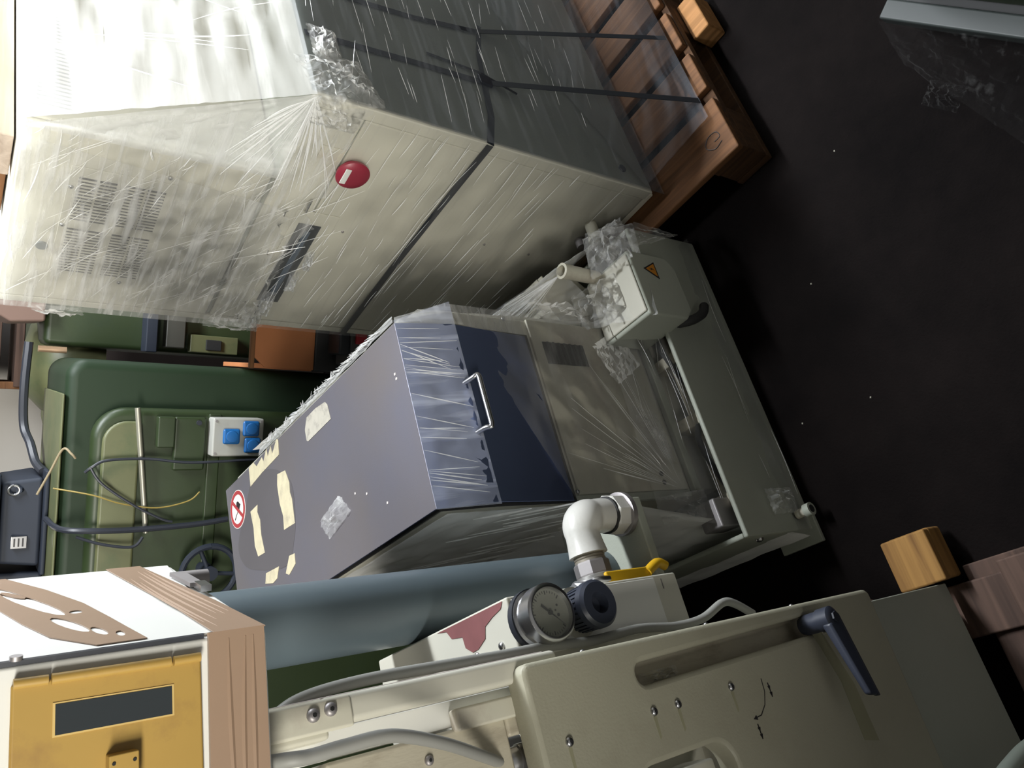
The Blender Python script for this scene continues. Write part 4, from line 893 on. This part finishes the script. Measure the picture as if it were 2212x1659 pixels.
MB().cyl((-0.124, -0.009, ze + 0.052), (-0.124, -0.012, ze + 0.064), 0.010, n=6).build('stem_nut', chrome, V)
lv = MB().tube([(-0.124, -0.012, ze + 0.052), (-0.122, -0.046, ze + 0.046), (-0.122, -0.050, ze + 0.020)], 0.007, 10, 4).build('lever_shank', chrome, V, smooth=True)
MB().hexa([(-0.133, -0.055, ze + 0.026), (-0.110, -0.055, ze + 0.026), (-0.110, -0.047, ze + 0.026), (-0.133, -0.047, ze + 0.026)], [(-0.131, -0.060, ze - 0.072), (-0.112, -0.060, ze - 0.072), (-0.112, -0.052, ze - 0.072), (-0.131, -0.052, ze - 0.072)]).build('lever_grip', lever_yellow, V, 0.003)
MB().tube([(-0.1215, -0.056, ze - 0.066), (-0.112, -0.056, ze - 0.085), (-0.108, -0.056, ze - 0.10), (-0.115, -0.056, ze - 0.115)], 0.0085, 10).build('lever_grip', lever_yellow, V, smooth=True)

# ------------------------------------------------------------------ pallet under the near machine
PC = empty('wooden_pallet', (-0.321, 0.623, 0), 30, 'dark old wooden pallet with one bright sawn end, under the slotted machine', 'pallet')
for k, y0 in enumerate((-0.16, 0.012, 0.20, 0.36)):
    if k == 1: MB().box(0.012, 0.112, y0, y0 + 0.095, 0.078, 0.100).build('sawn_end', wood_b, PC, 0.004)
    else: MB().box(-0.50, 0.02, y0, y0 + 0.095, 0.037, 0.058).build('deck_board', wood_d, PC, 0.004)
for x0 in (-0.10, -0.46):
    MB().box(x0, x0 + 0.10, -0.16, 0.45, 0.0225, 0.0365).build('bearer', wood_d, PC, 0.004)
MB().box(-0.50, 0.030, -0.17, 0.010, 0.0, 0.022).build('bottom_board', wood_d, PC, 0.003)
MB().box(0.014, 0.115, 0.014, 0.105, 0.023, 0.077).build('broken_block', wood_b, PC, 0.006)
MB().box(-0.50, 0.02, 0.24, 0.36, 0.0, 0.022).build('bottom_board', wood_d, PC, 0.003)

# ------------------------------------------------------------------ green machines at the back
G = empty('green_lathe', (0, 0, 0), 0, 'old green machine tool with rounded column and domed side cover', 'machine')
def rr_prism(x0, x1, z0, z1, r_tr, y0, y1, r_tl=0.0):
    pts = [(x0, y0, z0), (x1, y0, z0)]
    pts += [(x1 - r_tr + r_tr * math.cos(a), y0, z1 - r_tr + r_tr * math.sin(a)) for a in [math.pi / 2 * k / 8 for k in range(9)]]
    if r_tl: pts += [(x0 + r_tl - r_tl * math.sin(a), y0, z1 - r_tl + r_tl * math.cos(a)) for a in [math.pi / 2 * k / 8 for k in range(9)]]
    else: pts += [(x0, y0, z1)]
    return MB().prism(pts, (0, y1 - y0, 0))
rr_prism(-1.30, -0.004, 0.0, 1.345, 0.05, 2.34, 2.75).build('column', green_l, G, 0.03, seg=4)
rr_prism(-1.30, -0.130, 0.10, 1.285, 0.085, 2.285, 2.34).build('side_cover', green, G, 0.022, seg=4)
rr_prism(-1.28, -0.165, 1.17, 1.262, 0.06, 2.270, 2.285).build('cover_ridge', green_w, G, 0.012, seg=3)
MB().cyl((-0.128, 2.268, 1.182), (-0.47, 2.268, 1.142), 0.007).build('guide_rod', paint('rod_dull_steel', (0.32, 0.31, 0.25), 0.4, metal=0.6), G, smooth=True)
MB().box(-0.30, -0.150, 2.262, 2.285, 1.00, 1.085).build('hatch', green, G, 0.006)
MB().box(-0.235, -0.150, 2.255, 2.285, 1.085, 1.13).build('hatch_hinge', green, G, 0.004)
MB().cyl((-0.165, 2.262, 1.022), (-0.165, 2.255, 1.022), 0.007).build('hatch_knob', black, G, smooth=True)
MB().box(-1.20, -0.140, 2.275, 2.285, 0.955, 0.990).build('cover_rib', green, G, 0.004)
for x, z in ((-0.205, 1.225), (-0.34, 1.24)): MB().lathe((x, 2.285, z), (0, -1, 0), [(0.018, 0), (0.016, 0.008), (0.007, 0.011)], 16).build('cover_boss', green_w, G, smooth=True)
MB().box(-1.2, -0.10, 2.34, 2.72, 1.345, 1.352).build('top_plate', green_w, G, 0.003)
# hand wheel low on the left
hw = MB()
cw = Vector((-0.585, 2.22, 0.98))
pts = [cw + Vector((0.075 * math.cos(a), 0, 0.075 * math.sin(a))) for a in [2 * math.pi * k / 28 for k in range(29)]]
hw.tube(pts, 0.009, 8, 1)
hw.build('hand_wheel_rim', motor_m, G, smooth=True)
sp = MB()
for k in range(3):
    a = 2 * math.pi * k / 3 + 0.4; MB().cyl(cw, cw + Vector((0.073 * math.cos(a), 0, 0.073 * math.sin(a))), 0.006, n=10).build('hand_wheel_spoke', motor_m, G, smooth=True)
MB().cyl(cw + Vector((0, -0.015, 0)), cw + Vector((0, 0.07, 0)), 0.02).build('hand_wheel_hub', motor_m, G, smooth=True)

S = empty('socket_box', (-0.203, 2.28, 0.845), 0, 'grey plastic outlet box with three blue sockets on the green machine', 'socket box')
MB().box(-0.055, 0.055, -0.048, 0.004, 0.0, 0.145).build('housing', greyabs, S, 0.005)
for x, z in ((-0.046, 0.008), (0.046, 0.008), (-0.046, 0.137), (0.046, 0.137)): MB().cyl((x, -0.048, z), (x, -0.0495, z), 0.0035, n=10).build('corner_screw', iron, S)
for x, z in ((0.003, 0.095), (0.026, 0.040), (-0.022, 0.034)):
    f_ = MB().box(x - 0.022, x + 0.022, -0.060, -0.048, z - 0.024, z + 0.024).build('socket_flap', sockblue, S, 0.006)
    MB().lathe((x, -0.060, z), (0, -1, 0), [(0.017, 0), (0.016, 0.003), (0.010, 0.004)], 18).build('flap_dome', sockblue, f_, smooth=True)

G2 = empty('green_drill_stand', (0, 0, 0), 0, 'tall dark green machine body standing behind, right of the rounded column', 'machine')
MB().box(0.03, 0.75, 2.75, 3.3, 0.0, 1.36).build('cabinet', green, G2, 0.02)
MB().box(0.05, 0.17, 2.70, 2.75, 0.96, 1.02).build('control_panel', paint('dull_plate', (0.05, 0.05, 0.042), 0.5), G2, 0.004)
MB().box(0.04, 0.10, 2.715, 2.75, 0.78, 0.94).build('switch_box', green_w, G2, 0.004)
MB().box(0.05, 0.085, 2.705, 2.715, 0.84, 0.89).build('switch_window', dark, G2, 0.002)
MB().box(0.03, 0.30, 2.68, 2.75, 1.05, 1.085).build('cross_rail', motor_m, G2, 0.004)
MB().cyl((0.018, 2.72, 1.30), (0.018, 2.72, 1.375), 0.010).build('spindle', paint('copper_dull', (0.36, 0.24, 0.15), 0.4, metal=0.4), G2, smooth=True)
hdv = MB().lathe((-0.02, 3.0, 1.17), (0, 0, 1), [(0.17, 0), (0.19, 0.08), (0.175, 0.15), (0.12, 0.20), (0.06, 0.215)], 28)
hdv.build('domed_head', green_w, G2, smooth=True)
MB().lathe((-0.20, 2.98, 1.16), (0.15, -0.2, 1), [(0.10, 0), (0.115, 0.07), (0.09, 0.14), (0.04, 0.165)], 24).build('casting', green_w, G2, smooth=True)
MB().lathe((-0.33, 3.0, 1.18), (0, 0, 1), [(0.06, 0), (0.06, 0.10), (0.035, 0.13)], 20).build('casting', green, G2, smooth=True)

Mo = empty('motor_enclosure', (-0.46, 2.62, 1.353), 0, 'blue-black electric motor enclosure with eye bolt on the green machine', 'motor')
MB().box(-0.15, 0.14, -0.16, 0.12, 0.0, 0.012).build('foot_flange', motor_m, Mo, 0.004)
MB().hexa([(-0.13, -0.14, 0.012), (0.12, -0.14, 0.012), (0.12, 0.10, 0.012), (-0.13, 0.10, 0.012)], [(-0.12, -0.12, 0.11), (0.105, -0.12, 0.11), (0.105, 0.09, 0.11), (-0.12, 0.09, 0.11)]).build('housing', motor_m, Mo, 0.012, seg=3)
MB().box(-0.15, 0.13, -0.145, 0.11, 0.112, 0.124).build('joint_flange', motor_m, Mo, 0.004)
MB().box(-0.15, 0.13, -0.145, 0.11, 0.127, 0.145).build('joint_flange', bluegrey, Mo, 0.004)
MB().box(-0.13, 0.11, -0.125, 0.09, 0.145, 0.26).build('upper_housing', motor_m, Mo, 0.012)
np_ = MB().box(-0.075, -0.042, -0.1415, -0.128, 0.045, 0.082).build('rating_plate', chrome, Mo, 0.0006)
for k in range(3): MB().box(-0.070, -0.047, -0.1421, -0.1413, 0.052 + 0.010 * k, 0.056 + 0.010 * k).build('plate_line', signblack, np_)
eb = [Vector((0.085, -0.138, 0.082)) + Vector((0.013 * math.cos(a), 0, 0.013 * math.sin(a))) for a in [2 * math.pi * k / 20 for k in range(21)]]
MB().tube(eb, 0.0035, 8, 1).build('eye_bolt', chrome, Mo, smooth=True)
MB().cyl((0.085, -0.125, 0.063), (0.085, -0.140, 0.070), 0.008).build('eye_bolt_base', motor_m, Mo, smooth=True)
MB().hexa([(-0.42, -0.10, 0.0), (-0.15, -0.12, 0.0), (-0.15, 0.08, 0.0), (-0.42, 0.08, 0.0)], [(-0.40, -0.08, 0.09), (-0.15, -0.10, 0.11), (-0.15, 0.06, 0.11), (-0.40, 0.06, 0.09)]).build('gear_case', motor_m, Mo, 0.012)

def wcable(pts, r, mat, label, name='cable'):
    return tag(MB().tube(pts, r, 8, 6).build(name, mat, None, smooth=True), label, 'cable')
wcable([(0.035, 2.66, 1.405), (-0.10, 2.66, 1.41), (-0.21, 2.66, 1.405), (-0.26, 2.62, 1.39), (-0.31, 2.58, 1.378), (-0.33, 2.52, 1.365)], 0.012, black, 'thick black conduit curving over the top of the green machine', 'conduit')
wcable([(-0.36, 2.30, 1.40), (-0.30, 2.29, 1.375), (-0.24, 2.27, 1.352), (-0.25, 2.25, 1.335), (-0.262, 2.25, 1.325)], 0.003, wire_t, 'loose tan wire from the top edge down the green column')
wcable([(-0.345, 2.30, 1.365), (-0.36, 2.26, 1.28), (-0.385, 2.255, 1.21), (-0.40, 2.255, 1.12), (-0.385, 2.255, 1.04), (-0.36, 2.255, 1.01)], 0.002, paint('yellow_wire', (0.27, 0.20, 0.05), 0.5), 'thin yellow wire hanging in a curve across the green cover')
wcable([(-0.30, 2.26, 1.30), (-0.285, 2.252, 1.285), (-0.268, 2.252, 1.25), (-0.265, 2.252, 1.15), (-0.275, 2.24, 1.04), (-0.268, 2.235, 0.86), (-0.27, 2.235, 0.70)], 0.004, black, 'black cable hanging straight down beside the socket box')
wcable([(-0.285, 2.252, 1.29), (-0.33, 2.25, 1.26), (-0.39, 2.25, 1.18), (-0.43, 2.25, 1.11), (-0.44, 2.25, 1.08)], 0.0035, black, 'thin black cable slanting across the green cover')
wcable([(-0.45, 2.44, 1.36), (-0.452, 2.30, 1.345), (-0.452, 2.25, 1.29), (-0.455, 2.246, 1.17), (-0.45, 2.246, 1.02), (-0.44, 2.246, 0.93)], 0.008, black, 'thick black cable dropping from the motor across the green cover')
wcable([(-0.47, 2.27, 1.31), (-0.49, 2.25, 1.25), (-0.50, 2.24, 1.18), (-0.475, 2.24, 1.155)], 0.004, black, 'short black cable end bent below the motor')

# cardboard, crate and oddments between the machines
cb = MB().prism([(0.10, 2.70, 1.362), (0.26, 2.70, 1.362), (0.28, 2.70, 1.46), (0.24, 2.70, 1.50), (0.12, 2.70, 1.50), (0.09, 2.70, 1.45)], (0, 0.22, 0)).build('cardboard_parcel', card, None, 0.008)
tag(cb, 'dull brown cardboard parcel on top of the dark green machine', 'parcel')
bench = MB().box(0.0, 0.26, 2.24, 2.62, 0.0, 0.70).build('dark_bench', paint('bench_black', (0.03, 0.03, 0.032), 0.6), None, 0.006)
tag(bench, 'dark steel bench block under the orange crate', 'bench')
cr = empty('orange_crate', (0.0, 2.24, 0.701), 0, 'orange fibreboard crate seen between the cabinet and the steel lid', 'crate')
MB().prism([(0.004, 0.0, 0.0), (0.30, 0.0, 0.0), (0.30, 0.0, 0.185), (0.035, 0.0, 0.185), (0.004, 0.0, 0.150)], (0, 0.012, 0)).build('front_board', orange, cr, 0.002)
MB().box(0.0, 0.014, 0.012, 0.30, 0.0, 0.18).build('side_board', orange, cr, 0.002)
MB().box(0.014, 0.30, 0.012, 0.30, 0.0, 0.012).build('base_board', orange, cr, 0.002)
MB().box(-0.002, 0.32, -0.012, 0.0, 0.186, 0.20).build('top_rail', wood_o, cr, 0.002)
tl = empty('tool_case', (0.075, 2.155, 0.0), 0, 'black and grey tool case with a red patch near the orange crate', 'tool case')
MB().box(-0.05, 0.12, -0.03, 0.07, 0.0, 0.64).build('case_body', paint('case_grey', (0.10, 0.10, 0.10), 0.6), tl, 0.008)
MB().box(-0.02, 0.10, -0.034, 0.05, 0.64, 0.675).build('case_lid', black, tl, 0.006)
MB().box(0.015, 0.05, -0.042, -0.030, 0.59, 0.625).build('red_button', paint('bright_red', (0.6, 0.04, 0.06), 0.4), tl, 0.003)
shf = empty('steel_rack', (0, 3.75, 0), 0, 'dark rack against the far wall behind the green machines', 'rack')
MB().box(-0.16, 0.60, 0.0, 0.30, 0.0, 1.30).build('rack_body', paint('rack_brown', (0.05, 0.035, 0.03), 0.7), shf, 0.005)
for z in (1.32, 1.40, 1.50): MB().box(-0.14, 0.60, 0.0, 0.30, z, z + 0.03).build('shelf', wood_d, shf, 0.003)
for x in (-0.15, 0.57): MB().box(x, x + 0.03, 0.01, 0.29, 1.30, 1.80).build('upright', wood_o, shf, 0.003)

# ------------------------------------------------------------------ wrapped machine foot and loose film at the right, debris on the floor
Dm = empty('wrapped_skid', (0.80, 0.83, 0), -115.5, 'dark wrapped machine skid with pale rail at the frame edge', 'skid')
MB().box(0.0, 0.62, 0.02, 0.60, 0.0, 0.09).build('skid_block', darkgap, Dm, 0.006)
MB().box(0.0, 0.62, 0.0, 0.04, 0.092, 0.125).build('rail', paint('tarnished_rail', (0.035, 0.042, 0.04), 0.5), Dm, 0.005)
MB().box(0.02, 0.60, 0.06, 0.58, 0.092, 0.50).build('machine_body', green, Dm, 0.01)
open_build(sheet((0.03, -0.055, 0.012), (0.50, -0.20, 0.014), (0.58, -0.004, 0.13), (0.0, -0.004, 0.12), 50, 24, 0.010, (9, 5), 80), 'film_skirt', film_fl, Dm, False)
crumple(Dm, 'bunched_film', (0.15, -0.10, 0.018), ((0.04, 0, 0), (0, 0.025, 0.005), (0, 0, 0.03)), 14, 1.0, 81, film_fl)
fsx = empty('film_scrap', (-0.50, 0.30, 0.0), 0)
bpy.data.objects.remove(fsx)
for k, (x, y) in enumerate(((0.586, 0.982), (-0.05, 1.02), (0.28, 1.02), (0.02, 0.86))):
    o = MB().hexa([(x - .0018, y - .0018, 0), (x + .002, y - .0015, 0), (x + .0018, y + .002, 0), (x - .002, y + .0018, 0)], [(x - .001, y - .001, .0015), (x + .001, y - .001, .002), (x + .001, y + .001, .0015), (x - .001, y + .001, .001)]).build('paper_crumb', cream_d, None)
    tag(o, ['tiny pale crumb on the dark floor in front of the pallet corner', 'tiny pale crumb on the dark floor below the steel-lidded machine', 'tiny pale crumb alone in the middle of the dark floor', 'tiny pale crumb on the dark floor nearest the sawn wood'][k], 'crumb')
cable('drain_hose', [(-0.315, -0.060, 0.47), (-0.290, -0.055, 0.41), (-0.277, -0.050, 0.36), (-0.268, -0.050, 0.305), (-0.262, -0.050, 0.247), (-0.262, -0.050, 0.17), (-0.275, -0.055, 0.09)], 0.011, paint('pale_green_hose', (0.42, 0.48, 0.42), 0.5), 'pale green hose hanging in front of the lower plate at the corner', 'hose')
